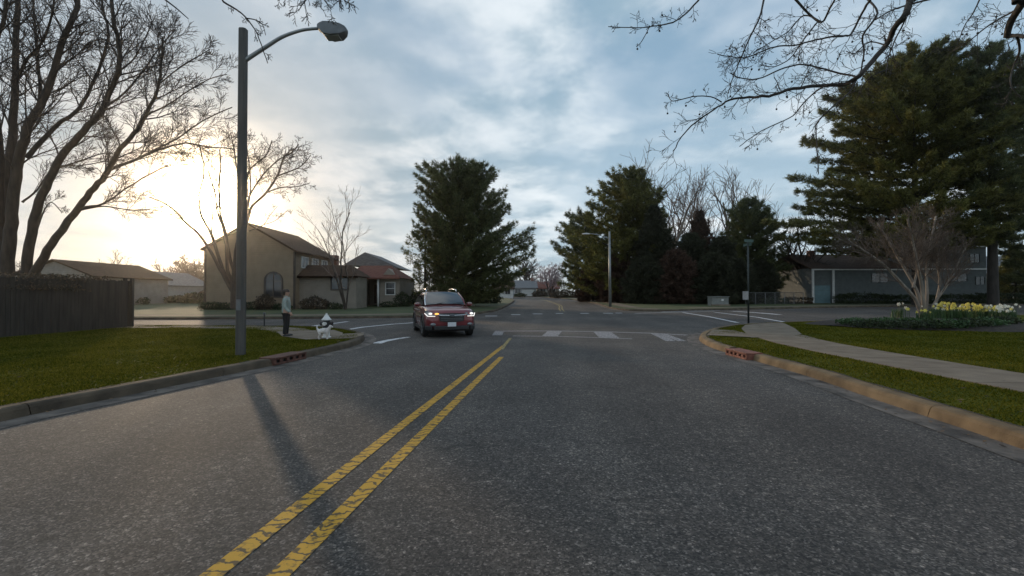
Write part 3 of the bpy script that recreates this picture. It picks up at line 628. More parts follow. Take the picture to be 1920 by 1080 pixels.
# ------------------------------------------------------------------ wooden fence at the left
fx = -17.3; fz = ZL; O = Vector((fx, 20.4, fz)); rng = random.Random(5)
fr_ = thing('wooden_fence', 'tall dark weathered board fence along the left lawn', 'fence', O)
pts_ = [(fx, 20.4), (fx - .15, 15), (fx - .4, 9), (fx - .7, 3), (fx - 1.0, -6)]
def fence_run(pts, root, O):
    bo, ra = B(), B(); path = [Vector((p[0], p[1], 0)) for p in pts]
    for a, b in zip(path, path[1:]):
        d = b - a; L_ = d.length; ang = math.atan2(d.y, d.x); k = int(L_ / .15)
        for i in range(k):
            q = a + d * ((i + .5) / k); h = 2.05 + rng.uniform(-.025, .025)
            bo.box((q.x, q.y, fz + h / 2 + .02), (L_ / k - .012, .022, h), rz=ang, rx=rng.uniform(-.01, .01))
        nrm = Vector((-d.y, d.x, 0)).normalized()
        for z in (.35, 1.1, 1.8): m_ = (a + b) / 2 - nrm * .045; ra.box((m_.x, m_.y, fz + z), (L_, .05, .09), rz=ang)
        np_ = max(1, int(L_ / 2.4))
        for i in range(np_ + 1):
            q = a + d * (i / np_) - nrm * .11
            B().box((q.x, q.y, fz + 1.1), (.11, .11, 2.2), rz=ang).build('post', 'fence', root, O)
    bo.build('board_panel', 'fence', root, O); ra.build('rail', 'fence', root, O)
fence_run(pts_, fr_, O)
fence_run([(fx - .02, 20.55), (fx - 8, 20.9), (fx - 20, 21.3)], fr_, O)

# ------------------------------------------------------------------ street lamps
b = Gr(451, 666, ZL)
r = thing('street_lamp', 'tall square pole street lamp on the left verge, its curved arm reaching over the road', 'street lamp', b)
top = P(451, 55, b.y).z; pl = B(); wq = .185
vs = []
for z, k in ((b.z - .4, 1.06), (top, .96)):
    for x, y in ((-1, -.55), (-.55, -1), (.55, -1), (1, -.55), (1, .55), (.55, 1), (-.55, 1), (-1, .55)): vs.append((b.x + x * wq / 2 * k, b.y + y * wq / 2 * k, z))
pl.add(vs, [tuple(range(8))[::-1], tuple(range(8, 16))] + [(i, (i + 1) % 8, 8 + (i + 1) % 8, 8 + i) for i in range(8)]); po = pl.build('pole', 'pole', r, b)
B().box((b.x, b.y - .105, 1.35), (.10, .012, .26)).build('access_plate', 'lamp_grey', r, b)
ap = [P(*q, b.y) for q in ((459, 114), (480, 100), (502, 86), (524, 72), (545, 63), (570, 56), (600, 53))]
B().tube(crom(ap, 4), [.052 - .018 * i / 24 for i in range(25)], 10).build('arm', 'steel', r, b, smooth=True)
hc = ap[-1]; hd = B()
def ring(x, w2, zt_, zb): return [(hc.x + x, hc.y - w2, hc.z + zb), (hc.x + x, hc.y - w2 * .9, hc.z + zt_), (hc.x + x, hc.y + w2 * .9, hc.z + zt_), (hc.x + x, hc.y + w2, hc.z + zb)]
rg = [ring(-.05, .08, .07, -.04), ring(.02, .12, .09, -.07), ring(.12, .17, .10, -.20), ring(.30, .18, .09, -.245), ring(.52, .17, .05, -.22), ring(.63, .12, .01, -.15), ring(.67, .06, -.03, -.09)]
vs = [p for q in rg for p in q]; fs = [(0, 1, 2, 3), tuple(range(24, 28))[::-1]]
for i in range(6):
    for k in range(4): a_, c_ = i * 4 + k, i * 4 + (k + 1) % 4; fs.append((a_, a_ + 4, c_ + 4, c_))
hd.add(vs, fs); ho = hd.build('lamp_head', 'lamp_grey', r, b, fix=True, bevel=.015)
B().box((hc.x + .33, hc.y, hc.z - .235), (.34, .26, .03)).build('lens', 'lens', ho, b, bevel=.01)
B().cyl((hc.x + .16, hc.y, hc.z + .08), (hc.x + .16, hc.y, hc.z + .16), .035, 10).build('photocell', 'black', ho, b)

b = Vector((XatY(1144, 45), 45.0, hz(45) + ZL)); r = thing('street_lamp', 'slim grey street lamp, arm pointing left, standing before the dark conifers', 'street lamp', b)
top = P(1141, 434, 45).z
B().tube([b - Vector((0, 0, .3)), (b.x - .05, b.y, top)], [.15, .09], 12).build('pole', 'steel', r, b, smooth=True)
ap = crom([P(*q, 45) for q in ((1140, 447), (1128, 442), (1114, 439), (1104, 438))], 4); B().tube(ap, .045, 8).build('arm', 'steel', r, b, smooth=True)
c_ = P(1099, 438.5, 45); B().ball(c_, .4, 12, 8, (1, .45, .22)).build('lamp_head', 'white_metal', r, b, smooth=True)

# street name sign post
b = Vector((XatY(1403, 24.2), 24.2, ZL)); r = thing('street_sign', 'tall dark green post with street name blades on the right corner grass', 'sign post', b)
zt_ = P(1403, 449, 24.2).z
B().tube([b - Vector((0, 0, .2)), (b.x, b.y, zt_)], [.052, .045], 10).build('post', 'green_post', r, b, smooth=True)
B().box((b.x + .02, b.y - .06, zt_ - .08), (.62, .02, .15), rz=.35).build('name_blade', 'sign_green', r, b)
B().box((b.x, b.y + .06, zt_ - .27), (.62, .02, .15), rz=1.75).build('name_blade', 'sign_green', r, b)
B().box((b.x - .15, b.y - .0, P(960, 554, 24.2).z), (.025, .45, .45), rz=.12).build('sign_plate', 'sign_back', r, b)
B().bar((b.x - .17, b.y, P(960, 549, 24.2).z), (b.x + .03, b.y, P(960, 549, 24.2).z), .04).build('bracket', 'steel', r, b)

# utility box
b = Vector((XatY(1351, 47.5), 47.5, hz(47.5) + ZL)); r = thing('utility_box', 'low grey metal utility cabinet in front of the dark evergreens', 'utility box', b)
z1 = P(960, 557, 47.5).z
B().box((b.x, b.y + .6, (b.z + z1) / 2), (1.7, 1.2, z1 - b.z)).build('cabinet', 'box_grey', r, b, bevel=.03)
B().box((b.x, b.y + .55, z1 + .03), (1.8, 1.35, .07)).build('lid', 'box_grey', r, b, bevel=.02)
B().box((b.x + .2, b.y - .008, z1 - .3), (.24, .012, .18)).build('sticker', 'trim', r, b)
B().box((b.x, b.y - .01, b.z + .08), (1.9, .3, .16)).build('concrete_pad', 'walk', r, b)

# low wire fence in front of the maroon roofed house
O = Vector((XatY(1400, 52), 52, hz(52) + ZL)); r = thing('wire_fence', 'low wire mesh fence with metal top rail beside the street on the right', 'fence', O)
xs0, xs1 = XatY(1398, 52), XatY(1506, 54); fzt = O.z + 1.35; k = 6; wm = B()
for i in range(k + 1):
    t = i / k; x, y = xs0 + (xs1 - xs0) * t, 52 + 2 * t; B().cyl((x, y, O.z - .1), (x, y, fzt + .02), .035, 8).build('post', 'wire', r, O)
B().tube([(xs0, 52, fzt), (xs1, 54, fzt)], .028, 8).build('top_rail', 'wire', r, O)
for i in range(44):
    for s_ in (-1, 1):
        t0 = i / 44; t1 = t0 + s_ * .14
        if not 0 <= t1 <= 1: continue
        wm.tube([(xs0 + (xs1 - xs0) * t0, 52 + 2 * t0, O.z), (xs0 + (xs1 - xs0) * t1, 52 + 2 * t1, fzt)], .008, 3)
wm.build('mesh', 'wire', r, O)

# storm drain inlets in the kerbs
def drain(px_, py_, ang, L_, m, label):
    b = Vector((px_, py_, 0)); r = thing('storm_drain', label, 'storm drain', b, ang)
    bb = B(); bb.box((0, .10, .155), (L_, .42, .035)); bb.box((0, .22, .07), (L_, .18, .13)); bb.box((-L_ / 2 + .03, 0, .065), (.06, .2, .14)); bb.box((L_ / 2 - .03, 0, .065), (.06, .2, .14)); bb.box((0, -.075, .025), (L_, .05, .05)); bb.box((0, -.075, .128), (L_, .05, .02))
    for i in range(1, 5): bb.box((-L_ / 2 + L_ * i / 5, -.075, .085), (.10, .048, .066))
    bb.build('inlet', m, r, (0, 0, 0), bevel=.012)
    B().box((0, .04, .07), (L_ - .14, .16, .12)).build('opening', 'black', r, (0, 0, 0))
drain(5.78, 11.55, -math.pi / 2 + .02, 1.05, 'brick', 'red brick storm drain with four dark slots in the right kerb')
drain(-5.32, 10.78, math.pi / 2 - .17, 1.15, 'brick_dark', 'dark brown storm drain sunk in the left kerb')
# small marker stake on the left lawn
b = Vector((XatY(496, 20.6), 20.6, ZL)); r = thing('marker_post', 'short thin dark marker post on the left lawn edge, left of the standing person', 'post', b)
B().cyl(b - Vector((0, 0, .1)), b + Vector((0, 0, .62)), .028, 8).build('stake', 'black', r, b); B().box(b + Vector((0, 0, .60)), (.10, .03, .12)).build('cap', 'lamp_grey', r, b)

# ------------------------------------------------------------------ car
def make_car():
    cy_, cxp = 16.7, -2.22; th = math.radians(18)
    r = thing('parked_car' if False else 'car', 'dark maroon three row sport utility car with lit headlights turning through the junction', 'car', (cxp, cy_, 0), -math.pi / 2 + th)
    # local: +x forward (toward camera), y left, z up ; origin at the front bumper centre on the ground -> body spans x -5..0
    LEN, HW = 5.0, .965
    st = [  # x, half width bottom, mid, shoulder, z bottom, z mid, z shoulder, z deck(centre), deck half width
        (0.00, .60, .66, .52, .34, .62, .88, .93, .40), (-.10, .80, .86, .74, .27, .62, .97, 1.02, .60), (-.30, .90, .95, .86, .24, .64, 1.03, 1.09, .70),
        (-.80, .93, .965, .90, .24, .66, 1.06, 1.15, .74), (-1.35, .93, .965, .90, .24, .68, 1.10, 1.19, .76), (-1.6, .93, .965, .905, .24, .68, 1.12, 1.16, .78), (-2.6, .93, .965, .91, .24, .68, 1.12, 1.15, .78),
        (-3.8, .93, .965, .91, .24, .70, 1.14, 1.16, .78), (-4.6, .92, .955, .90, .28, .72, 1.15, 1.17, .76), (-4.92, .84, .90, .84, .36, .72, 1.12, 1.14, .70), (-5.0, .76, .82, .78, .42, .72, 1.05, 1.07, .66)]
    vs = []; n = 0
    for (x, wb, wm, ws, zb, zm, zs_, zd, wd) in st:
        half = [(0, zb), (wb * .92, zb), (wb, zb + .12), (wm, zm), (ws + .03, zs_ - .10), (ws, zs_), (wd, (zs_ + zd) / 2 + .015), (0, zd)]
        rr = [(x, -y, z) for y, z in half] + [(x, y, z) for y, z in half[::-1][1:-1]]
        n = len(rr); vs += rr
    fs = [tuple(range(n)), tuple((len(st) - 1) * n + k for k in range(n))[::-1]]
    for i in range(len(st) - 1):
        for k in range(n): a_, c_ = i * n + k, i * n + (k + 1) % n; fs.append((a_, c_, c_ + n, a_ + n))
    bd = B(); bd.add(vs, fs); bd.build('body', 'car_paint', r, fix=True, smooth=True, sub=2)
    # cabin
    cs = [(-1.32, .80, 1.13, .78, 1.15), (-1.75, .83, 1.13, .74, 1.42), (-2.25, .85, 1.13, .665, 1.665), (-2.9, .85, 1.13, .66, 1.735), (-3.9, .85, 1.13, .655, 1.725), (-4.55, .83, 1.14, .64, 1.66), (-4.9, .80, 1.12, .70, 1.30)]
    vs = []
    for (x, wb, zb, wt, zt_) in cs:
        hh = [(wb, zb), (wb - .02, zb + (zt_ - zb) * .2), (wt + .02, zt_ - .05), (wt - .07, zt_), (0, zt_ + .025)]
        vs += [(x, -y, z) for y, z in hh] + [(x, y, z) for y, z in hh[::-1][1:]]
    n = 9; fs = [tuple(range(n)), tuple((len(cs) - 1) * n + k for k in range(n))[::-1]]
    for i in range(len(cs) - 1):
        for k in range(n): a_, c_ = i * n + k, i * n + (k + 1) % n; fs.append((a_, c_, c_ + n, a_ + n))
    B().add(vs, fs).build('cabin', 'car_paint', r, fix=True, smooth=True, sub=1)
    # windscreen, proud of the cabin
    ws_ = B(); rows = [(-1.36, 1.185, .76), (-1.72, 1.435, .715), (-2.20, 1.665, .625)]
    vv = []
    for (x, z, hw) in rows:
        for t in np.linspace(-1, 1, 7): vv.append((x - .05 * t * t + .045, t * hw, z + .045 - .035 * t * t))
    ws_.add(vv, [(i * 7 + k, i * 7 + k + 1, (i + 1) * 7 + k + 1, (i + 1) * 7 + k) for i in range(2) for k in range(6)]).build('windscreen', 'car_glass', r, smooth=True, fix=True)
    for s_ in (-1, 1):
        for (a0, a1, b0, b1) in ((-1.72, -2.72, -2.22, -2.74), (-2.82, -3.82, -2.84, -3.80), (-3.92, -4.66, -3.90, -4.48)):
            B().add([(a0, s_ * .862, 1.18), (a1, s_ * .866, 1.18), (b1, s_ * .715, 1.60), (b0, s_ * .715, 1.60)], [(0, 1, 2, 3)]).build('side_window', 'car_glass', r)
        B().tube([(-2.35, s_ * .62, 1.72), (-2.5, s_ * .63, 1.80), (-3.2, s_ * .63, 1.83), (-4.0, s_ * .62, 1.82), (-4.4, s_ * .61, 1.74)], .024, 8).build('roof_rail', 'chrome', r, smooth=True)
        mr = B(); mr.ball((-1.72, s_ * 1.05, 1.20), .13, 12, 8, (.55, 1.0, .68)); mr.tube([(-1.74, s_ * .88, 1.14), (-1.72, s_ * 1.0, 1.17)], .03, 6); mo = mr.build('wing_mirror', 'car_paint', r, smooth=True)
        B().box((-1.70, s_ * 1.06, 1.25), (.12, .17, .02)).build('mirror_cap', 'chrome', mo)
        B().tube([(-1.36, s_ * .79, 1.17), (-1.75, s_ * .765, 1.43), (-2.22, s_ * .68, 1.67)], .030, 8).build('screen_pillar', 'chrome' if s_ < 0 else 'car_paint', r, smooth=True)
        # headlights
        hl = B(); x0 = .015
        hl.add([(-.02, s_ * .50, .93), (-.15, s_ * .80, .96), (-.42, s_ * .915, 1.00), (-.40, s_ * .935, .88), (-.15, s_ * .88, .80), (.0, s_ * .62, .81), (-.16, s_ * .52, .95), (-.40, s_ * .82, 1.00), (-.5, s_ * .86, .9), (-.2, s_ * .5, .8)],
               [(0, 1, 4, 5), (1, 2, 3, 4), (0, 6, 7, 1), (1, 7, 2), (0, 5, 9, 6), (5, 4, 3, 8, 9), (2, 7, 8, 3)]); hobj = hl.build('headlight', 'head_dim', r, fix=True)
        B().ball((-.10, s_ * .765, .89), .055, 12, 8, (.8, 1.3, .7)).build('light_bulb', 'head_lit', hobj, smooth=True)
        B().tube([(-.02, s_ * .60, .80), (-.10, s_ * .86, .80), (-.34, s_ * .945, .90)], .014, 6).build('running_light', 'head_lit', hobj, smooth=True)
        if s_ < 0: B().ball((.0, s_ * .545, .885), .05, 10, 7, (.7, 1.6, .7)).build('turn_signal', 'amber', hobj, smooth=True)
        B().ball((.005, s_ * .68, .50), .085, 12, 8, (.3, 1.2, .7)).build('fog_light', 'head_dim', r, smooth=True)
        # wheels
        for wx_ in (-.95, -3.85):
            wy = s_ * .86
            wl = thing('wheel', None, None, (wx_, wy, .37)); wl.parent = r
            B().lathe((0, 0, 0), [(.26, -.11), (.34, -.115), (.37, -.08), (.37, .08), (.34, .115), (.26, .11)], 28, 'y').build('tyre', 'rubber', wl, smooth=False)
            rm = B(); rm.lathe((0, s_ * .02, 0), [(.265, -.07), (.265, .07)], 28, 'y'); 
            rmo = B(); rmo.lathe((0, 0, 0), [(.268, -.100), (.268, .100), (.245, .105)][:3], 28, 'y')
            sp = B()
            for k in range(5):
                a_ = 2 * math.pi * k / 5; sp.bar((0, s_ * .118, 0), (math.cos(a_) * .255, s_ * .112, math.sin(a_) * .255), .05, .03)
            sp.lathe((0, s_ * .118, 0), [(.05, -.02), (.05, .02)], 14, 'y')
            sp.lathe((0, s_ * .10, 0), [(.262, -.01), (.272, .018), (.252, .018), (.25, -.01)], 28, 'y')
            sp.build('rim', 'rim', wl)
            ar_ = B(); o_ = []
            for k in range(15):
                a_ = math.pi * k / 14; ca, sa = math.cos(a_), math.sin(a_)
                o_ += [(wx_ + ca * .42, s_ * .985, .38 + sa * .42), (wx_ + ca * .485, s_ * .975, .38 + sa * .485), (wx_ + ca * .485, s_ * .86, .38 + sa * .485), (wx_ + ca * .42, s_ * .86, .38 + sa * .42)]
            ar_.add(o_, [(i * 4 + k, i * 4 + (k + 1) % 4, i * 4 + 4 + (k + 1) % 4, i * 4 + 4 + k) for i in range(14) for k in range(4)]).build('wheel_arch', 'black', r, fix=True)
            ad = B(); pp = [(wx_ + math.cos(a_) * .425, s_ * .968, .38 + math.sin(a_) * .425) for a_ in np.linspace(0, math.pi, 15)] + [(wx_ - .425, s_ * .955, .22), (wx_ + .425, s_ * .955, .22)]
        B().box((-2.4, s_ * .945, .30), (2.0, .05, .13)).build('side_sill', 'black', r, bevel=.01)
        for dx_ in (-1.95, -2.92): B().box((dx_ - .6, s_ * .968, .98), (.18, .03, .03)).build('door_handle', 'chrome', r)
    gr = B()
    gpo = [(.012, -.47, .90), (.03, 0, .915), (.012, .47, .90), (.025, .44, .62), (.03, 0, .56), (.025, -.44, .62)]
    gr.add([(x + .018, y, z) for x, y, z in gpo] + [(x - .12, y, z) for x, y, z in gpo], [tuple(range(6))] + [(i, (i + 1) % 6, 6 + (i + 1) % 6, 6 + i) for i in range(6)]); go = gr.build('grille', 'black', r, fix=True)
    B().tube([(-.02, -.56, .87), (.045, -.42, .835), (.065, 0, .825), (.045, .42, .835), (-.02, .56, .87)], .026, 8).build('grille_bar', 'chrome', go, smooth=True)
    B().ball((.085, 0, .832), .075, 14, 8, (.25, 1.25, .72)).build('emblem', 'lamp_grey', go, smooth=True)
    for z in (.66, .72, .78): B().box((.050, 0, z), (.01, .80, .018)).build('grille_slat', 'lamp_grey', go)
    bu = B(); bu.box((-.03, 0, .37), (.14, 1.30, .16)); bu.box((-.22, .74, .36), (.34, .26, .16), rz=-.65); bu.box((-.22, -.74, .36), (.34, .26, .16), rz=.65); bu.build('lower_bumper', 'black', r, bevel=.03)
    B().box((.065, 0, .50), (.02, .31, .155)).build('licence_plate', 'plate', r, bevel=.006)
    B().box((-2.6, 0, .26), (4.2, 1.55, .10)).build('underbody', 'black', r)
    for s_ in (-.35, .30): B().tube([(-1.27, s_, 1.235), (-1.36, s_ + .2, 1.262), (-1.42, s_ + .42, 1.27)], .011, 5).build('wiper', 'black', r)
    return r
make_car()

# ------------------------------------------------------------------ skinned figures
def skin(name, vr, ed, m, parent, sub=1, smooth=True):
    me = bpy.data.meshes.new(name); me.from_pydata([v[:3] for v in vr], ed, []); o = bpy.data.objects.new(name, me); COL.objects.link(o); o.parent = parent
    md = o.modifiers.new('skin', 'SKIN'); md.use_smooth_shade = smooth; sv = me.skin_vertices[0].data
    for i, v in enumerate(vr):
        q = v[3]; sv[i].radius = (q, q) if isinstance(q, (int, float)) else q
    sv[0].use_root = True
    if sub: s_ = o.modifiers.new('sub', 'SUBSURF'); s_.levels = sub; s_.render_levels = sub
    me.materials.append(M[m]); return o
def make_person():
    loc = Vector((XatY(537, 15.9), 15.9, ZL)); r = thing('person', 'person in grey green hooded jacket and black trousers standing on the lawn near the dog', 'person', loc, math.radians(8))
    # local: faces +x ; y left ; height 1.62
    bv, be = [], []
    def chain(pts, start=None):
        prev = start
        for p in pts:
            bv.append(p); i = len(bv) - 1
            if prev is not None: be.append((prev, i))
            prev = i
        return prev
    chain([(0, 0, .88, .10)]); pel = 0
    ch = chain([(0, 0, 1.02, .105), (.0, 0, 1.18, .12), (-.005, 0, 1.30, .115)], pel); nk = chain([(0, 0, 1.385, .05), (.012, 0, 1.44, .048)], ch)
    chain([(.02, 0, 1.50, .078), (.02, 0, 1.56, .085), (.01, 0, 1.60, .055)], nk)
    hands = []
    for s_ in (-1, 1):
        hip = chain([(0, s_ * .085, .80, .085), (.005, s_ * .09, .62, .07), (.012, s_ * .092, .44, .052), (-.01, s_ * .095, .26, .045), (-.02, s_ * .10, .08, .032), (.03, s_ * .105, .035, .032), (.12, s_ * .115, .025, .026)], pel)
        if s_ < 0: el, wr_ = (.03, s_ * .25, 1.03), (.20, s_ * .27, .84)
        else: el, wr_ = (-.03, s_ * .25, 1.04), (.04, s_ * .26, .82)
        sh = chain([(0, s_ * .10, 1.31, .065), (0, s_ * .185, 1.29, .052), (*el, .038), (*wr_, .023)], ch)
        e_, w_ = Vector(el), Vector(wr_); d = (w_ - e_).normalized(); pm = w_ + d * .055; palm = chain([(*pm, (.034, .017))], sh)
        q = d.cross(Vector((0, s_, 0))).normalized()
        for k, (of, ln) in enumerate(((-.026, .062), (-.009, .072), (.009, .068), (.025, .054))):
            a0 = pm + q * of + d * .022; a1 = a0 + d * ln * .5 + Vector((0, -s_ * .006, 0)); a2 = a1 + d * ln * .4 + Vector((0, -s_ * .022, 0)); chain([(*a0, .010), (*a1, .0085), (*a2, .007)], palm)
        t0 = w_ + d * .02 + q * -.030; t1 = t0 + d * .035 - q * .018; t2 = t1 + d * .025; chain([(*t0, .012), (*t1, .010), (*t2, .008)], palm)
        hands.append((el, wr_))
    body = skin('body', bv, be, 'skin', r, 2)
    # face
    fb = B(); fb.ball((.102, 0, 1.525), .020, 8, 6, (.9, .7, 1.3)); fb.build('nose', 'skin', r, smooth=True)
    for s_ in (-1, 1): B().ball((.092, s_ * .032, 1.548), .012, 8, 6, (.6, 1.2, .7)).build('eye', 'eye', r, smooth=True); B().ball((.018, s_ * .088, 1.535), .026, 8, 6, (.7, .35, 1.1)).build('ear', 'skin', r, smooth=True)
    B().ball((.094, 0, 1.488), .020, 8, 6, (.35, 1.1, .35)).build('mouth', 'lips', r, smooth=True)
    hb_ = B(); hb_.ball((-.012, 0, 1.575), .108, 14, 10, (1.0, .92, .82)); hb_.ball((-.075, 0, 1.53), .07, 10, 8, (.8, 1.0, 1.2)); hb_.build('hair', 'hair', r, smooth=True)
    # jacket
    v = [(0, 0, .98, (.155, .125)), (0, 0, .83, (.165, .14)), (0, 0, 1.14, (.160, .125)), (0, 0, 1.28, (.150, .115)), (-.01, 0, 1.375, .078), (-.045, 0, 1.41, .07)]; e = [(0, 1), (0, 2), (2, 3), (3, 4), (4, 5)]
    for s_, (el, wr_) in zip((-1, 1), hands):
        n = len(v); v += [(0, s_ * .12, 1.31, .085), (0, s_ * .195, 1.28, .072), (*el, .062), (wr_[0], wr_[1], wr_[2] + .01, .044)]; e += [(3, n), (n, n + 1), (n + 1, n + 2), (n + 2, n + 3)]
    skin('jacket', v, e, 'hoodie', r, 2)
    v = [(0, 0, .87, .125)]; e = []
    for s_ in (-1, 1):
        n = len(v); v += [(0, s_ * .075, .78, .105), (.005, s_ * .088, .60, .088), (.012, s_ * .092, .42, .075), (-.01, s_ * .096, .24, .070), (-.018, s_ * .10, .07, .066)]; e += [(0, n), (n, n + 1), (n + 1, n + 2), (n + 2, n + 3), (n + 3, n + 4)]
        sh = B(); sh.ball((.055, s_ * .112, .042), .06, 12, 8, (2.3, .85, .75)); sh.build('shoe', 'shoe', r, smooth=True)
    skin('trousers', v, e, 'trousers', r, 2)
make_person()
def make_dog():
    loc = Vector((XatY(607, 14.7), 14.7, ZL)); r = thing('dog', 'fluffy white dog standing on the pavement, sniffing beside the fire hydrant', 'dog', loc, math.radians(12)); r.scale = (.86, .95, .95)
    v = [(-.02, 0, .30, (.095, .09)), (.09, 0, .30, (.105, .11)), (.17, 0, .33, .085), (.215, 0, .40, .06), (.235, 0, .455, .062), (.275, 0, .45, .048), (.325, 0, .425, .028), (.345, 0, .42, .020),
         (-.12, 0, .305, (.085, .09)), (-.18, 0, .32, .05), (-.225, 0, .38, .034), (-.235, 0, .45, .028), (-.20, 0, .495, .020)]
    e = [(0, 1), (1, 2), (2, 3), (3, 4), (4, 5), (5, 6), (6, 7), (0, 8), (8, 9), (9, 10), (10, 11), (11, 12)]
    for s_ in (-1, 1):
        n = len(v); v += [(.13, s_ * .055, .24, .048), (.125, s_ * .06, .15, .034), (.135, s_ * .06, .05, .028), (.155, s_ * .06, .022, .026)]; e += [(1, n), (n, n + 1), (n + 1, n + 2), (n + 2, n + 3)]
        n = len(v); v += [(-.13, s_ * .055, .24, .058), (-.105, s_ * .062, .17, .040), (-.165, s_ * .062, .105, .026), (-.15, s_ * .062, .04, .025), (-.13, s_ * .062, .02, .026)]; e += [(8, n), (n, n + 1), (n + 1, n + 2), (n + 2, n + 3), (n + 3, n + 4)]
    skin('body', v, e, 'fur', r, 2)
    for s_ in (-1, 1):
        B().ball((.228, s_ * .062, .465), .036, 8, 6, (.6, .35, 1.15)).build('ear', 'fur', r, smooth=True); B().ball((.285, s_ * .032, .472), .009, 8, 6).build('eye', 'nose', r, smooth=True)
    B().ball((.363, 0, .43), .014, 8, 6).build('nose', 'nose', r, smooth=True)
make_dog()
b = Vector((XatY(612.5, 15.3), 15.3, ZL)); r = thing('fire_hydrant', 'black and white fire hydrant with pointed white cap behind the white dog', 'fire hydrant', b)
B().lathe(b, [(.15, 0), (.15, .05), (.11, .06), (.105, .30), (.13, .31), (.13, .35)], 18).build('base', 'hyd_w', r, b)
B().lathe(b, [(.125, .345), (.125, .39), (.11, .40), (.11, .58), (.13, .59), (.13, .61)], 18).build('barrel', 'hyd_b', r, b)
cp_ = B(); cp_.lathe(b, [(.155, .605), (.155, .635), (.125, .66), (.085, .72), (.05, .78), (.03, .80), (.028, .84)], 18); cp_.build('bonnet', 'hyd_w', r, b)
for d in ((1, 0), (-1, 0), (0, -1)):
    q = b + Vector((0, 0, .49)); q2 = q + Vector((d[0] * .175, d[1] * .175, 0)); nb = B(); nb.cyl(q + Vector((d[0] * .09, d[1] * .09, 0)), q2, .055, 12); nb.cyl(q2, q2 + Vector((d[0] * .03, d[1] * .03, 0)), .068, 6)
    nb.build('nozzle', 'hyd_w' if d[1] else 'hyd_b', r, b)

# ------------------------------------------------------------------ bare trees
def rvec(rng): return Vector((rng.gauss(0, 1), rng.gauss(0, 1), rng.gauss(0, 1)))
def grow(T, p, d, Ln, rad, lvl, rng, o, tips=None):
    """o: dict nseg, wander, up, kids per level, ang, ratio, maxl, minr"""
    n = max(3, int(Ln / o['seg'][min(lvl, len(o['seg']) - 1)])); st = Ln / n; pts = [p.copy()]; ds = [d.copy()]; q = p.copy(); dd_ = d.copy()
    for i in range(n):
        dd_ = (dd_ + rvec(rng) * o['wander'] + Vector((0, 0, o['up']))).normalized(); q = q + dd_ * st; pts.append(q.copy()); ds.append(dd_.copy())
    r1 = max(rad * .35, o['minr']); rr = [rad + (r1 - rad) * i / n for i in range(n + 1)]
    T[0 if lvl <= o.get('trunklvl', 0) else 1].tube(pts, rr, 7 if rad > .08 else 5 if rad > .03 else 3, cap=False)
    if lvl >= o['maxl']:
        if tips is not None: tips.append(pts[-1])
        return
    k = o['kids'][min(lvl, len(o['kids']) - 1)]; az = rng.uniform(0, 6.28)
    for j in range(k):
        t = o['t0'] + (1 - o['t0']) * (j + rng.random() * .8) / k; t = min(t, .98); i = min(int(t * n), n - 1); f = t * n - i
        base = pts[i].lerp(pts[i + 1], f); dv = ds[i + 1]; az += 2.4 + rng.uniform(-.4, .4)
        u = dv.orthogonal().normalized(); u = Matrix.Rotation(az, 3, dv) @ u; a = math.radians(rng.uniform(*o['ang']))
        nd_ = (dv * math.cos(a) + u * math.sin(a)).normalized(); ll = Ln * rng.uniform(*o['ratio']) * (1.1 - .45 * t)
        grow(T, base, nd_, ll, max(min(rad * .62, rr[i] * .6), o['minr']), lvl + 1, rng, o, tips)
def trace(T, pts, r0, r1, rng, o, kids, klen, lvl=1, trunk=True, tips=None, t0=.3, sub=4):
    c = crom(pts, sub); n = len(c) - 1
    jit = [Vector((rng.gauss(0, .012), 0, rng.gauss(0, .012))) * (c[-1] - c[0]).length * .12 for _ in c]; jit[0] = Vector(); c = [a + b for a, b in zip(c, jit)]
    rr = [r0 + (r1 - r0) * (i / n) ** .62 for i in range(n + 1)]; T[0 if trunk else 1].tube(c, rr, 9 if r0 > .1 else 6, cap=False); az = rng.uniform(0, 6)
    for j in range(kids):
        t = t0 + (1 - t0) * (j + rng.random() * .8) / kids; i = min(int(t * n), n - 1); dv = (c[i + 1] - c[i]).normalized(); az += 2.4 + rng.uniform(-.3, .3)
        u = Matrix.Rotation(az, 3, dv) @ dv.orthogonal().normalized(); a = math.radians(rng.uniform(*o['ang'])); nd_ = (dv * math.cos(a) + u * math.sin(a)).normalized()
        grow(T, c[i], nd_, klen * rng.uniform(.6, 1.15) * (1.15 - .5 * t), max(min(rr[i] * .5, klen * .016), o['minr']), lvl, rng, o, tips)
def finish_tree(name, label, cat, loc, T, mt='bark', mc='twig', group=None, crown='crown'):
    r = thing(name, label, cat, loc, group=group); T[0].build('trunk', mt, r, loc, smooth=True)
    if T[1].v: T[1].build(crown, mc, r, loc, smooth=True)
    return r
BO = dict(seg=[.9, .6, .45, .35], wander=.10, up=.035, kids=[9, 7, 6], ang=(25, 55), ratio=(.42, .68), maxl=3, minr=.008, t0=.25)
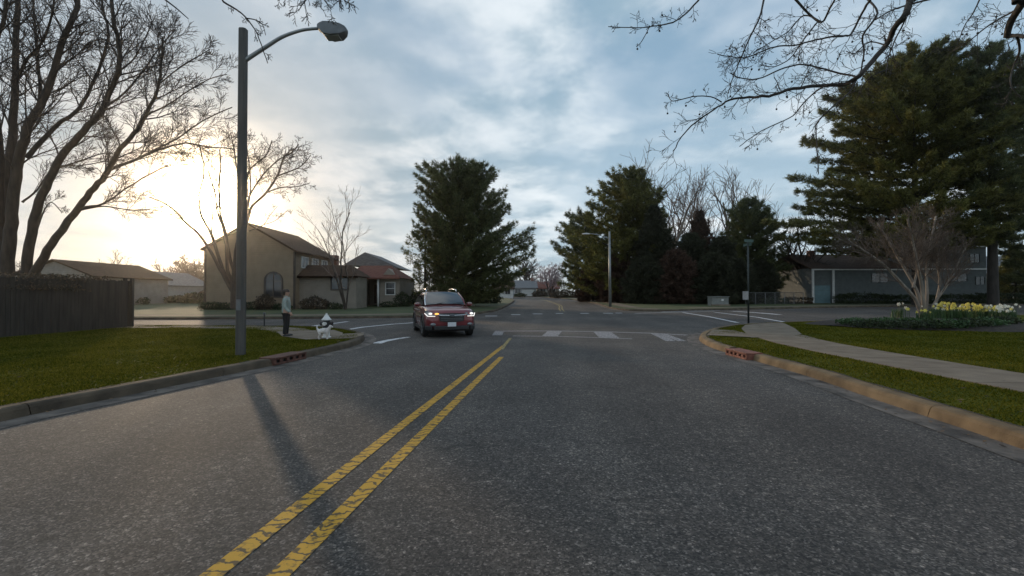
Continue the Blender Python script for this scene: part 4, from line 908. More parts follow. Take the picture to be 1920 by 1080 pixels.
def bare(name, label, px, Y, ytop, o=None, rad=.2, mt='bark', mc='twig', seed=1, stems=((0, 1.0),), frac=.55, spread=.35, group=None, xy_=None, H=None):
    rng = random.Random(seed); oo = dict(BO); oo.update(o or {})
    base = Vector((XatY(px, Y), Y, hz(Y) + ZL - .1)) if xy_ is None else Vector((*xy_, hz(xy_[1]) + ZL - .1))
    Ht = (P(960, ytop, Y).z - base.z) if H is None else H; T = [B(), B()]
    for (a, k) in stems:
        d = Vector((math.sin(a), rng.uniform(-.15, .15), 1)).normalized(); L0 = Ht * frac * k
        grow(T, base, d, L0, rad * k, 0, rng, oo)
    zm = max(v[2] for b_ in T for v in b_.v) - base.z; f_ = Ht / zm
    for b_ in T: b_.v = [(base.x + (v[0] - base.x) * f_, base.y + (v[1] - base.y) * f_, base.z + (v[2] - base.z) * f_) for v in b_.v]
    return finish_tree(name, label, 'tree', base, T, mt, mc, group)

# big multi-stemmed tree behind the fence (limbs traced)
rng = random.Random(11); T = [B(), B()]; YB = 24.0
def tp(l, s=2.1604, ox=0, oy=0, Y=YB, dy=0.0):
    n = len(l); return [P(ox + a / s, oy + b / s, Y + dy * i / max(1, n - 1)) for i, (a, b) in enumerate(l)]
o1 = dict(BO); o1.update(seg=[.8, .6, .4, .3], kids=[8, 8, 6], maxl=3, minr=.009, wander=.10, up=.03, ang=(22, 50), ratio=(.42, .7))
root_ = Vector((XatY(40, YB), YB, ZL)); 
for l, w0, w1, dy, kd, kl, tt in (
    ([(25, 1240), (32, 1050), (45, 900), (60, 750), (85, 620), (110, 520), (160, 430), (200, 340), (225, 260), (260, 150), (310, 30), (325, -120)], 64, 20, 0, 22, 2.9, .3),
    ([(15, 1240), (5, 980), (30, 750), (50, 550), (60, 430), (62, 300), (65, 150), (72, 0), (60, -150)], 56, 20, 2, 18, 2.8, .3),
    ([(5, 1240), (-15, 1050), (-35, 900), (-60, 700), (-110, 500), (-160, 300), (-180, 100)], 60, 26, 1, 14, 3.0, .35),
    ([(-10, 900), (5, 700), (-10, 500), (-40, 350), (-20, 200), (20, 60), (30, -80)], 34, 14, -1.5, 14, 2.8, .2),
    ([(90, 1240), (112, 1050), (150, 850), (200, 730), (260, 620), (340, 530), (410, 450), (450, 360), (480, 290), (485, 200), (460, 80), (440, -60)], 50, 14, -2, 20, 2.6, .35),
    ([(108, 640), (180, 560), (240, 500), (310, 450), (350, 390), (390, 310), (420, 220), (440, 130), (420, 50), (400, -80)], 24, 10, 2, 16, 2.4, .2),
    ([(70, 1230), (160, 1070), (230, 960), (320, 840), (380, 760), (440, 690), (490, 600), (560, 520), (600, 450), (640, 360), (655, 250), (660, 150)], 46, 8, -3, 18, 2.3, .4),
    ([(440, 690), (540, 650), (640, 600), (720, 560), (820, 490), (940, 435)], 15, 5, 1, 12, 1.9, .2),
    ([(330, 840), (420, 825), (500, 770), (600, 710), (680, 670)], 13, 5, -1, 9, 1.6, .2),
    ([(442, 688), (550, 645), (650, 605), (750, 580), (850, 595), (950, 602)], 15, 5, -2, 11, 1.8, .2),
    ([(600, 462), (680, 425), (760, 370), (850, 320), (920, 300)], 9, 4, 1, 9, 1.6, .1),
    ([(645, 340), (720, 280), (800, 230), (850, 200)], 8, 4, 0, 7, 1.5, .1),
    ([(430, 430), (500, 380), (570, 300), (640, 200), (710, 120)], 12, 5, 1.5, 13, 1.9, .1),
    ([(160, 430), (162, 350), (150, 200), (140, 80), (130, -60)], 20, 9, 1.5, 14, 2.2, .1),
    ([(65, 330), (110, 240), (170, 170), (210, 60), (220, -60)], 16, 8, -1, 12, 2.0, .1),
    ([(225, 270), (290, 240), (370, 170), (430, 160)], 10, 4, 1, 9, 1.8, .1),
    ([(480, 290), (540, 240), (590, 150), (620, 80)], 10, 4, 1, 9, 1.8, .1),
    ([(90, 820), (150, 770), (220, 680), (330, 670), (450, 650)], 11, 4, 1, 9, 1.5, .2),
    ([(240, 680), (330, 650), (430, 620), (520, 640)], 9, 4, 1, 8, 1.5, .1),
    ([(330, 850), (420, 835), (520, 850), (620, 850), (700, 870)], 9, 4, 1, 8, 1.2, .2),
    ([(150, 930), (180, 850), (210, 820), (250, 860)], 9, 4, 1, 4, .8, .2)):
    trace(T, tp(l, Y=YB, dy=dy), .82 * w0 / 2.1604 / F * YB / 2, w1 * .8 / 2.1604 / F * YB / 2, rng, o1, kd, kl, tips=None, t0=tt)
finish_tree('bare_tree', 'huge bare many stemmed tree behind the wooden fence, limbs spreading right over it', 'tree', root_, T, 'bark', 'twig')

# bare tree in front of the gabled house (traced)
rng = random.Random(23); T = [B(), B()]; YC = 33.0
def tq(l, dy=0): return tp(l, 3.0, 280, 220, YC, dy)
o2 = dict(BO); o2.update(seg=[.6, .45, .35, .3], kids=[5, 5, 4], maxl=3, minr=.011, wander=.13, up=.01, ang=(30, 60), ratio=(.45, .72))
for l, w0, w1, dy, kd, kl, tt in (
    ([(490, 1075), (488, 960), (492, 850), (505, 720), (530, 620), (560, 520)], 66, 30, 0, 0, 1, .5),
    ([(480, 1000), (440, 930), (380, 820), (330, 730), (270, 650), (200, 590), (150, 530), (80, 480), (0, 450)], 26, 7, -1, 8, 1.3, .5),
    ([(470, 960), (430, 900), (390, 790), (350, 660), (310, 590), (285, 520), (280, 430), (310, 300), (280, 150)], 26, 7, 1, 13, 1.8, .6),
    ([(475, 930), (440, 860), (430, 720), (415, 620), (385, 540), (370, 430), (330, 300)], 22, 7, -1, 10, 1.7, .6),
    ([(485, 900), (450, 780), (430, 650), (400, 540), (392, 400), (400, 250), (395, 180)], 20, 7, 1, 12, 1.7, .55),
    ([(350, 650), (355, 540), (350, 420)], 10, 5, 0, 4, 1.2, .4),
    ([(535, 600), (570, 510), (600, 480), (660, 420), (720, 330), (760, 220), (800, 200), (840, 150)], 20, 6, -1, 16, 1.5, .4),
    ([(655, 425), (740, 395), (830, 390), (900, 370)], 10, 4, 1, 9, 1.0, .2),
    ([(550, 520), (560, 450), (600, 380), (660, 300), (740, 230), (790, 210)], 14, 5, 1, 15, 1.5, .4),
    ([(550, 450), (553, 320), (600, 260), (660, 210), (690, 130)], 12, 5, -1, 12, 1.3, .3),
    ([(720, 330), (800, 300), (860, 270), (910, 210)], 10, 4, 0, 12, 1.2, .2),
    ([(550, 530), (570, 400), (560, 250), (540, 120)], 12, 5, 1, 13, 1.5, .3),
    ([(520, 600), (520, 480), (500, 350), (480, 200), (460, 100)], 14, 5, -1, 13, 1.6, .4),
    ([(560, 640), (640, 605), (680, 550), (720, 500)], 7, 3, 1, 3, .8, .5),
    ([(640, 605), (710, 580), (780, 520)], 5, 3, 1, 3, .7, .4)):
    trace(T, tq(l, dy), w0 / 3 / F * YC / 2, w1 / 3 / F * YC / 2, rng, o2, kd, kl, t0=tt)
finish_tree('bare_tree', 'round crowned bare tree in front of the big gabled house, crossed by the lamp pole', 'tree', P(443, 578, YC), T, 'bark', 'twig')

SM = dict(kids=[8, 5, 4], seg=[.7, .5, .4, .35], minr=.012, up=.05, wander=.10)
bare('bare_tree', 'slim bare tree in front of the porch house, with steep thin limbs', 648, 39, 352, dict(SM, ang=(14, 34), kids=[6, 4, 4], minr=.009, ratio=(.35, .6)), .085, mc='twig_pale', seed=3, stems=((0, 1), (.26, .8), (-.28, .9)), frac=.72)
bare('bare_tree', 'faint small bare tree above the roofs left of the sun, near the grey roofed house', 213, 75, 466, dict(kids=[8, 5, 4], minr=.022, maxl=3), .2, seed=4, stems=((0, 1),), frac=.7)
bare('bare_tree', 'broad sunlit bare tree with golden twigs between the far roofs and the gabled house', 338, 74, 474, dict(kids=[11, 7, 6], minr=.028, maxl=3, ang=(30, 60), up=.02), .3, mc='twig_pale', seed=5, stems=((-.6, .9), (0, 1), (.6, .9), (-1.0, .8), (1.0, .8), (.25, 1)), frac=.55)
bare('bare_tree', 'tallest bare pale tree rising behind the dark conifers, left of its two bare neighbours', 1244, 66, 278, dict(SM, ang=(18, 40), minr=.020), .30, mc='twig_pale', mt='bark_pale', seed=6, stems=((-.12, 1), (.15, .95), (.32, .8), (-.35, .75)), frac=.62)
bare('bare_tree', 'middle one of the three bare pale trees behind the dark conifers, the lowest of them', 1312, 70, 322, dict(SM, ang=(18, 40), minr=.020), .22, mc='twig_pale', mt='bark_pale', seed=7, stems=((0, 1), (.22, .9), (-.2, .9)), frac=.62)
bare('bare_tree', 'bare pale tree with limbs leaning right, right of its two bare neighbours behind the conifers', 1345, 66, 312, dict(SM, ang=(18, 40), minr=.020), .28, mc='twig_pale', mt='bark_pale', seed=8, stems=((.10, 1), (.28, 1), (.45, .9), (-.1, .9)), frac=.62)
bare('bare_tree', 'bare brown tree in the gap left of the big right hand pines', 1496, 62, 400, dict(SM, minr=.020, up=.02, ang=(25, 55)), .2, seed=9, stems=((-.3, 1), (.3, 1), (0, .9)), frac=.6)
bare('blossom_tree', 'small pale pink blossoming tree at the far bend of the road', 1032, 98, 488, dict(kids=[9, 6, 5], minr=.03, maxl=3, ang=(25, 60)), .2, mc='petal_tree', seed=10, stems=((0, 1), (.4, .9), (-.4, .9)), frac=.6)
bare('bare_tree', 'far bare tree with upright twigs beyond the bend of the road', 990, 135, 480, dict(kids=[9, 6, 5], minr=.035, maxl=3, ang=(20, 45)), .25, seed=12, stems=((0, 1), (.25, .9), (-.25, .9)), frac=.6)

# crape myrtle with pale stems in the right flower bed
rng = random.Random(31); T = [B(), B()]; YM = 22.6; base = Vector((XatY(1732, YM), YM, ZL + .2))
def tm(l, dy=0): return [P(a, b, YM + dy * i / (len(l) - 1)) for i, (a, b) in enumerate(l)]
o3 = dict(BO); o3.update(seg=[.35, .25, .2], kids=[9, 8, 6], maxl=3, minr=.0055, wander=.14, up=.04, ang=(18, 48), ratio=(.5, .8))
for l, w0, w1, dy in (([(1730, 600), (1715, 560), (1685, 525), (1655, 495), (1620, 470), (1585, 448)], 8, 2.5, -1), ([(1731, 600), (1722, 555), (1706, 520), (1688, 490), (1668, 455), (1645, 418)], 8, 3, .6),
                      ([(1733, 600), (1730, 550), (1722, 505), (1712, 455), (1702, 410)], 8, 3, -1.2), ([(1735, 600), (1738, 550), (1738, 505), (1745, 455), (1755, 405)], 7.5, 3, .8),
                      ([(1737, 600), (1755, 565), (1772, 540), (1790, 505), (1812, 462)], 7.5, 2.5, -.5), ([(1755, 567), (1762, 530), (1758, 490), (1765, 450)], 5, 2.5, .8), ([(1712, 540), (1722, 500), (1735, 450)], 5, 2.5, .8)):
    trace(T, tm(l, dy), w0 / F * YM / 2, w1 / F * YM / 2, rng, o3, 15, 1.45, t0=.38)
finish_tree('crape_myrtle', 'bare vase shaped small tree with smooth pale stems in the flower bed', 'tree', base, T, 'bark_pale', 'twig_red')

# overhanging tree at top right (trunk stands just outside the frame) -- limbs traced
rng = random.Random(41); T = [B(), B()]; YO = 7.5; tips = []
base = Vector((11.0, 5.5, ZL)); T[0].tube(crom([(11.0, 5.5, -.2), (10.9, 5.6, 2), (10.6, 5.8, 4.5), (10.0, 6.3, 6.6), (9.4, 6.8, 8.6)], 5), [.30 - .006 * i for i in range(21)], 12, cap=False)
T[0].tube(crom([(10.6, 5.8, 4.6), (9.4, 6.6, 6.6), P(1745, -60, YO), P(1712, 0, YO)], 5), [.13 - .0045 * i for i in range(16)], 9, cap=False)
T[0].tube(crom([(10.2, 6.1, 6.2), (9.2, 6.8, 7.2), P(1925, -50, YO), P(1905, 5, YO)], 5), [.10 - .003 * i for i in range(16)], 9, cap=False)
T[0].tube(crom([(10.0, 6.3, 6.7), (7.8, 7.2, 8.2), P(1600, -90, YO), P(1520, -40, YO)], 5), [.10 - .004 * i for i in range(16)], 9, cap=False)
T[0].tube(crom([(9.4, 6.8, 8.5), (5.5, 7.4, 8.4), P(1400, -80, YO), P(1320, -8, YO)], 5), [.08 - .0042 * i for i in range(16)], 9, cap=False)
o4 = dict(BO); o4.update(seg=[.22, .16, .12], kids=[5, 4, 3], maxl=3, minr=.0035, wander=.20, up=-.03, ang=(25, 65), ratio=(.45, .8))
def to(l): return [P(1120 + a / 2.4, b / 2.4, YO + .25 * math.sin(i * 1.7 + l[0][0])) for i, (a, b) in enumerate(l)]
for l, w0, w1, kd, kl in (
    ([(1410, -5), (1390, 60), (1340, 120), (1300, 200), (1240, 270), (1180, 340), (1110, 380), (1000, 385), (880, 400), (770, 430), (660, 440), (580, 460), (500, 510), (400, 590), (340, 680)], 14.5, 1.8, 22, .55),
    ([(1180, 345), (1090, 330), (1000, 305), (910, 290), (820, 315), (720, 355), (640, 350), (600, 330)], 4, 1.8, 10, .5),
    ([(1230, -5), (1190, 60), (1150, 140), (1130, 160), (1060, 165), (960, 185), (880, 205), (800, 210), (720, 240), (660, 260), (600, 255), (540, 245)], 5, 1.6, 16, .5),
    ([(1060, 375), (1000, 400), (940, 450), (880, 520), (800, 560), (720, 600), (640, 660)], 3.5, 1.4, 10, .4),
    ([(1170, 350), (1130, 420), (1060, 480), (990, 550), (985, 600), (990, 700), (995, 780)], 3.5, 1.8, 7, .3),
    ([(890, -5), (950, 60), (1010, 100), (1045, 40), (1070, -5)], 5, 3.4, 4, .4), ([(1010, 100), (930, 70), (860, 140), (780, 190), (700, 240)], 3.4, 1.4, 8, .4),
    ([(750, -5), (730, 80), (690, 160), (650, 250), (610, 350), (590, 420)], 4, 1.6, 12, .45), ([(990, 100), (920, 190), (870, 260), (800, 300), (730, 290)], 3, 1.4, 7, .35),
    ([(460, -5), (400, 60), (340, 100), (270, 115), (180, 125), (50, 120)], 4, 1.4, 9, .3), ([(235, 120), (215, 160), (190, 200)], 2, 1.2, 2, .2),
    ([(1215, -5), (1260, 60), (1195, 160), (1200, 230), (1185, 330)], 4.5, 2.5, 6, .35), ([(1300, 205), (1250, 190), (1210, 195), (1160, 240), (1120, 230)], 3, 1.5, 5, .3),
    ([(560, 460), (510, 435), (430, 435), (340, 455), (320, 425)], 2.6, 1.4, 6, .25), ([(1405, 20), (1380, 100), (1340, 180), (1310, 260), (1300, 330)], 3.4, 1.6, 5, .3), ([(1310, 310), (1240, 340), (1200, 380), (1170, 440)], 2.2, 1.2, 4, .25),
    ([(1915, 10), (1860, 100), (1842, 168)], 15, 10, 3, .4), ([(1842, 165), (1880, 160), (1930, 168), (1990, 200)], 9, 6, 3, .4), ([(1885, 45), (1800, 90), (1740, 130), (1680, 180), (1600, 230)], 4, 1.5, 9, .4),
    ([(1722, -5), (1690, 60), (1650, 120), (1620, 200)], 3, 1.3, 5, .3), ([(1890, 170), (1900, 230), (1870, 310), (1860, 380), (1905, 440)], 5, 2, 7, .4), ([(1500, -5), (1340, 40), (1250, 90)], 4, 2, 6, .4)):
    trace(T, to(l), w0 / F * YO / 2, w1 / F * YO / 2, rng, o4, kd, kl, trunk=w0 > 8, tips=tips, t0=.12)
rt = finish_tree('overhanging_tree', 'bare tree with twisting limbs and small round seed balls hanging over the right lawn', 'tree', base, T, 'bark_dark', 'bark_dark')
sb = B(); rng.shuffle(tips)
for p in tips[:70]: sb.ball(p + Vector((0, 0, -.06)), .017, 6, 5); sb.tube([p, p + Vector((0, 0, -.05))], .002, 3)
so = sb.build('seed_balls', 'bark_dark', rt, base); so['kind'] = 'stuff'

rng = random.Random(43); T = [B(), B()]; YL = 6.0; tips = []; base = Vector((-9.8, 4.2, ZL))
T[0].tube(crom([(-9.8, 4.2, -.2), (-9.7, 4.3, 2.2), (-9.0, 4.6, 4.6), (-7.5, 5.2, 6.4), (-5.2, 5.8, 7.2), P(420, -45, YL)], 5), [.26 - .0095 * i for i in range(26)], 10, cap=False)
T[0].tube(crom([(-7.5, 5.2, 6.4), (-5.0, 5.8, 6.2), P(295, -12, YL)], 5), [.06 - .005 * i for i in range(11)], 8, cap=False)
T[0].tube(crom([(-5.2, 5.8, 7.2), (-3.8, 6, 7.0), P(590, -30, YL)], 5), [.05 - .004 * i for i in range(11)], 8, cap=False)
for l, w0, w1, kd, kl in (([(295, -12), (330, 15), (353, 35)], 4, 1.6, 1, .15), ([(420, -45), (415, -3), (440, 16), (455, 27), (478, 55), (492, 90), (502, 119)], 4.5, 1.6, 4, .16),
                          ([(460, 34), (478, 37), (492, 46), (498, 66)], 2.4, 1.2, 4, .12), ([(590, -30), (575, -5), (560, 20)], 3, 1.2, 5, .25), ([(590, -30), (602, -8), (622, 18)], 3, 1.2, 6, .25), ([(590, -30), (635, -10), (650, 6)], 3, 1.2, 6, .22), ([(590, -30), (545, -12), (520, 2)], 3, 1.2, 4, .2)):
    trace(T, [P(a, b, YL) for a, b in l], w0 / F * YL / 2, w1 / F * YL / 2, rng, o4, kd, kl, trunk=False, tips=tips, t0=.3)
finish_tree('overhanging_tree', 'few thin drooping twigs hanging in from the top edge around the near street lamp', 'tree', base, T, 'bark_dark', 'bark_dark')

# ------------------------------------------------------------------ evergreens
def tufts(cen, dirs, size, nb, width, rs):
    """needle tufts: nb thin triangles from every centre, opening round dirs"""
    cen = np.repeat(np.array(cen), nb, 0); dr = np.repeat(np.array(dirs), nb, 0); sz = np.repeat(np.array(size), nb)
    d = dr * .9 + rs.normal(0, .62, dr.shape); d /= np.linalg.norm(d, axis=1, keepdims=True) + 1e-9
    ln = sz * rs.uniform(.6, 1.15, len(sz)); sd_ = np.cross(d, rs.normal(0, 1, d.shape)); sd_ /= np.linalg.norm(sd_, axis=1, keepdims=True) + 1e-9
    st = cen + rs.normal(0, .12, cen.shape) * sz[:, None]
    a = st - sd_ * (width * sz)[:, None]; b = st + sd_ * (width * sz)[:, None]; c = st + d * ln[:, None]
    v = np.stack([a, b, c], 1).reshape(-1, 3); return v, np.arange(len(v)).reshape(-1, 3)
def conifer(name, label, px, Y, prof, seed=1, mt='bark_dark', mc='pine', rad=.3, step=.5, per=5, tuft=.42, dens=3.2, slope=.25, tipup=.25, gap=.12, nb=11, wd=.07, ysc=.9, lean=0, group=None, opn=0):
    """prof: list of (py, px_left, px_right) silhouette rows of the crown from top to bottom, in the photograph's pixels at distance Y"""
    rng = random.Random(seed); rs = np.random.RandomState(seed); base = Vector((XatY(px, Y), Y, hz(Y) + ZL - .1)); T = B(); LB = B()
    rows = sorted([(P(960, a, Y).z, base.x - XatY(l, Y), XatY(r_, Y) - base.x) for a, l, r_ in prof]); zs = [q[0] for q in rows]; top = zs[-1]
    n = 10; axp = [base + Vector((lean * i / n * (1 + .2 * math.sin(i)), 0, (top - base.z) * i / n)) for i in range(n + 1)]
    T.tube(axp, [rad * (1 - .93 * i / n) + .02 for i in range(n + 1)], 9, cap=False)
    cen, dr, sz = [], [], []; z = zs[0]; az = rng.uniform(0, 6)
    while z < top:
        f = (z - zs[0]) / (top - zs[0]); lr = np.interp(z, zs, [q[1] for q in rows]); rr = np.interp(z, zs, [q[2] for q in rows]); ax = base.x + lean * (z - base.z) / (top - base.z)
        for k in range(per):
            az += 6.283 / per + rng.uniform(-.35, .35); ca, sa = math.cos(az), math.sin(az)
            R = (rr if ca > 0 else lr); Rb = (rr + lr) / 2 * ysc; R = math.sqrt((R * ca) ** 2 + (Rb * sa) ** 2) * (rng.uniform(.66, 1.0) if rng.random() < .55 else rng.uniform(.98, 1.2))
            if rng.random() < gap * (1 + opn * (1.8 if ca > .1 else .3) * (f < .6)) or R < .1: continue
            s_ = slope * (1 - .6 * f) if slope < 0 else slope * (.35 + f * 1.3)
            m = max(3, int(R / .5)); pts = []; h0 = z - s_ * R * .75 + rng.uniform(-.2, .2) * step
            for i in range(m + 1):
                t = i / m; pts.append(Vector((ax + ca * R * t, base.y + sa * R * t, h0 + s_ * R * t + tipup * R * .3 * t * t + rng.gauss(0, .03) * R * .3)))
            if h0 < base.z + .15: continue
            LB.tube(pts, [max(.012, R * .014 * (1 - .85 * i / m)) for i in range(m + 1)], 4, cap=False)
            cnt = int(R * dens * 4.6) + 5
            for j in range(cnt):
                t = rng.uniform(.10, 1) ** .7; i = min(int(t * m), m - 1); p = pts[i].lerp(pts[i + 1], t * m - i); side = rng.uniform(-1, 1) * R * .27 * (1.06 - t) + rng.gauss(0, .10)
                p = p + Vector((-sa * side, ca * side, rng.gauss(.04, .17) * (1 if slope > 0 else .8))); cen.append(p[:])
                dv = Vector((ca, sa, .45 if slope > 0 else .05)) + Vector((-sa, ca, 0)) * side * .5; dr.append(dv.normalized()[:]); sz.append(tuft * rng.uniform(.5, 1.1))
        z += step * rng.uniform(.8, 1.2) * (1 - .35 * f)
    for j in range(10): cen.append((axp[-1] + Vector((rng.gauss(0, .1), rng.gauss(0, .1), rng.uniform(-.6, .1))))[:]); dr.append((0, 0, 1)); sz.append(tuft)
    r = thing(name, label, 'tree', base, group=group); to_ = T.build('trunk', mt, r, base, smooth=True); LB.build('limbs', mt, to_, base)
    cb_ = B(); v, tri = tufts(cen, dr, sz, nb, wd, rs); me = bpy.data.meshes.new('crown'); v = v - np.array(base)
    me.vertices.add(len(v)); me.vertices.foreach_set('co', v.ravel()); me.loops.add(len(v)); me.loops.foreach_set('vertex_index', tri.ravel()); me.polygons.add(len(tri)); me.polygons.foreach_set('loop_start', np.arange(0, len(v), 3)); me.polygons.foreach_set('loop_total', np.full(len(tri), 3)); me.update(calc_edges=True)
    me.materials.append(M[mc]); o = bpy.data.objects.new('crown', me); COL.objects.link(o); o.parent = r
    return r
conifer('pine_tree', 'big dense green pine tree behind the car, standing alone left of the far road', 862, 47,
        [(308, 850, 885), (325, 800, 915), (350, 785, 930), (380, 790, 940), (410, 785, 955), (440, 780, 978), (470, 785, 985), (495, 790, 990), (520, 800, 975), (545, 810, 960), (565, 830, 945)], 2, mc='pine', rad=.42, step=.5, per=8, tuft=.46, dens=3.8, slope=.42, gap=.05)
conifer('pine_tree', 'sparse smaller pine with see through crown on the left side of the big lone pine', 797, 46,
        [(428, 790, 800), (445, 775, 815), (465, 755, 830), (490, 750, 835), (520, 765, 830), (545, 770, 820)], 3, mc='pine_y', rad=.16, step=.5, per=4, tuft=.34, dens=2.2, slope=.35, gap=.25)
conifer('pine_tree', 'tallest pine of the dark conifer group, with ragged layered top, behind the far street lamp', 1188, 62,
        [(318, 1165, 1195), (345, 1140, 1222), (375, 1110, 1235), (405, 1098, 1240), (435, 1080, 1245), (465, 1068, 1245), (500, 1068, 1250), (540, 1080, 1250), (565, 1090, 1250)], 4, mc='pine_y', rad=.4, step=.6, per=7, tuft=.60, dens=2.8, slope=.35, gap=.10)
conifer('pine_tree', 'leftmost pine of the dark conifer group beside the far road', 1098, 70,
        [(402, 1065, 1085), (420, 1055, 1110), (450, 1042, 1125), (480, 1038, 1135), (510, 1040, 1140), (535, 1050, 1140)], 5, mc='pine', rad=.3, step=.7, per=6, tuft=.6, dens=2.8, slope=.35, gap=.08)
conifer('spruce_tree', 'narrow dark spruce with bronze tint rising in front of the bare trees', 1312, 58, [(398, 1308, 1316), (420, 1300, 1326), (450, 1290, 1335), (480, 1282, 1345), (520, 1272, 1352), (565, 1262, 1360)], 6, mc='rust', rad=.2, step=.5, per=8, tuft=.45, dens=3.0, slope=-.25, tipup=.2, gap=.08)
conifer('spruce_tree', 'black green spruce immediately right of the tallest pine of the dark group', 1228, 57, [(388, 1222, 1232), (420, 1208, 1246), (460, 1195, 1262), (500, 1182, 1275), (540, 1175, 1285), (568, 1170, 1290)], 7, mc='spruce', rad=.2, step=.5, per=9, tuft=.5, dens=3.4, slope=-.2, tipup=.2, gap=.04)
conifer('pine_tree', 'rounded dark pine at the right end of the conifer group, behind the street name sign', 1405, 60, [(376, 1395, 1420), (395, 1372, 1440), (420, 1365, 1452), (450, 1358, 1462), (480, 1352, 1466), (510, 1352, 1466), (540, 1360, 1460), (566, 1370, 1450)], 8, mc='pine', rad=.3, step=.55, per=8, tuft=.5, dens=3.4, slope=.25, gap=.06)
for i, (px, Yb, tp_, hw, lb) in enumerate(((1268, 54, 470, 34, 'low bushy dark evergreen left of the bronze spruce'), (1338, 53, 478, 36, 'low bushy dark evergreen behind the grey utility cabinet'), (1208, 55, 486, 36, 'low bushy dark evergreen at the foot of the tallest pine'), (1160, 60, 480, 38, 'low bushy dark evergreen behind the far street lamp'), (1382, 54, 488, 34, 'low bushy dark evergreen left of the street name sign'), (1428, 57, 490, 30, 'low bushy dark evergreen right of the street name sign'), (1112, 66, 500, 34, 'low bushy dark evergreen under the leftmost pine'), (1296, 56, 440, 30, 'mid height bushy dark evergreen touching the left of the bronze spruce'), (1352, 56, 448, 30, 'mid height bushy dark evergreen between the bronze spruce and the rounded pine'))):
    conifer('evergreen_shrub', lb, px, Yb, [(tp_, px - 8, px + 8), (tp_ + 20, px - hw * .8, px + hw * .8), (tp_ + 50, px - hw, px + hw), (572, px - hw, px + hw)], 20 + i, mc='spruce' if i % 3 else 'rust', rad=.15, step=.42, per=9, tuft=.48, dens=3.4, slope=-.1, gap=.02, group='bushy evergreens in the dark conifer group')
# right hand big pines
conifer('pine_tree', 'big layered green pine in front of the blue grey house, just below the hanging branches', 1718, 50,
        [(98, 1700, 1790), (120, 1660, 1810), (150, 1625, 1830), (185, 1585, 1840), (220, 1545, 1835), (260, 1535, 1850), (300, 1545, 1840), (340, 1528, 1835), (370, 1520, 1830), (400, 1490, 1820), (430, 1484, 1810), (458, 1490, 1800), (474, 1510, 1760)], 9, mc='pine_y', rad=.42, step=.86, per=8, tuft=.58, dens=4.8, slope=.18, tipup=.12, gap=.08, opn=1.8, nb=11)
conifer('pine_tree', 'tall dark pine with bare straight trunk, second from the right edge', 1862, 46,
        [(92, 1835, 1880), (125, 1800, 1905), (170, 1790, 1915), (220, 1800, 1930), (270, 1795, 1930), (330, 1800, 1935), (400, 1790, 1940), (450, 1800, 1930)], 10, mc='pine', rad=.46, step=1.0, per=7, tuft=.60, dens=3.8, slope=.2, gap=.13, opn=1.6, nb=11)
conifer('pine_tree', 'dark pine cut off by the right picture edge', 1945, 50,
        [(110, 1925, 1960), (160, 1895, 1990), (220, 1880, 2010), (300, 1890, 2010), (380, 1880, 2015), (460, 1890, 2010), (520, 1900, 1990)], 12, mc='pine', rad=.45, step=1.1, per=7, tuft=.58, dens=2.8, slope=.2, gap=.12, nb=11)
conifer('pine_tree', 'low dark evergreen filling the ground behind the right hand pine trunks', 1905, 60, [(470, 1895, 1915), (500, 1880, 1935), (540, 1870, 1950), (562, 1868, 1950)], 13, mc='pine_y', rad=.2, step=.5, per=7, tuft=.5, dens=2.8, slope=.1, gap=.1)

# ------------------------------------------------------------------ shrubs, hedges
def leafy(name, label, c, size, n, mc, leaf=.09, seed=1, cat='shrub', group=None, box=False):
    """leaf blades through an uneven ellipsoid on the ground"""
    rs = np.random.RandomState(seed); u = rs.normal(0, 1, (n, 3)); u /= np.linalg.norm(u, axis=1, keepdims=True); rr = rs.uniform(.55, 1.0, n) ** .5
    lump = 1 + .16 * np.sin(u[:, 0] * 5 + seed) * np.cos(u[:, 1] * 4 + seed * 2) + .10 * np.sin(u[:, 2] * 9 + u[:, 0] * 7)
    if box: u = np.sign(u) * np.abs(u) ** .55
    p = u * (rr * lump)[:, None] * np.array(size) / 2; p[:, 2] = np.abs(p[:, 2] + size[2] * .30) * .80
    d = rs.normal(0, 1, (n, 3)); d[:, 2] += .5; d /= np.linalg.norm(d, axis=1, keepdims=True); s_ = np.cross(d, rs.normal(0, 1, (n, 3))); s_ /= np.linalg.norm(s_, axis=1, keepdims=True)
    L_ = leaf * rs.uniform(.6, 1.3, n)[:, None]
    v = np.stack([p, p + d * L_ * .5 + s_ * L_ * .35, p + d * L_, p + d * L_ * .5 - s_ * L_ * .35], 1).reshape(-1, 3); me = bpy.data.meshes.new('foliage'); f = np.arange(len(v)).reshape(-1, 4)
    me.vertices.add(len(v)); me.vertices.foreach_set('co', v.ravel()); me.loops.add(len(v)); me.loops.foreach_set('vertex_index', f.ravel()); me.polygons.add(len(f)); me.polygons.foreach_set('loop_start', np.arange(0, len(v), 4)); me.polygons.foreach_set('loop_total', np.full(len(f), 4)); me.update(calc_edges=True); me.materials.append(M[mc])
    r = thing(name, label, cat, c, group=group); o = bpy.data.objects.new('foliage', me); COL.objects.link(o); o.parent = r
    rng = random.Random(seed); T = B()
    for k in range(5):
        a = k * 1.26 + seed; T.tube([Vector((0, 0, -.1)), Vector((math.cos(a) * size[0] * .15, math.sin(a) * size[1] * .15, size[2] * .35)), Vector((math.cos(a) * size[0] * .28, math.sin(a) * size[1] * .28, size[2] * .65))], [.03, .02, .01], 5)
    T.build('stems', 'bark_dark', r, (0, 0, 0)); return r
def gp(px, Y): return Vector((XatY(px, Y), Y, hz(Y) + ZL))
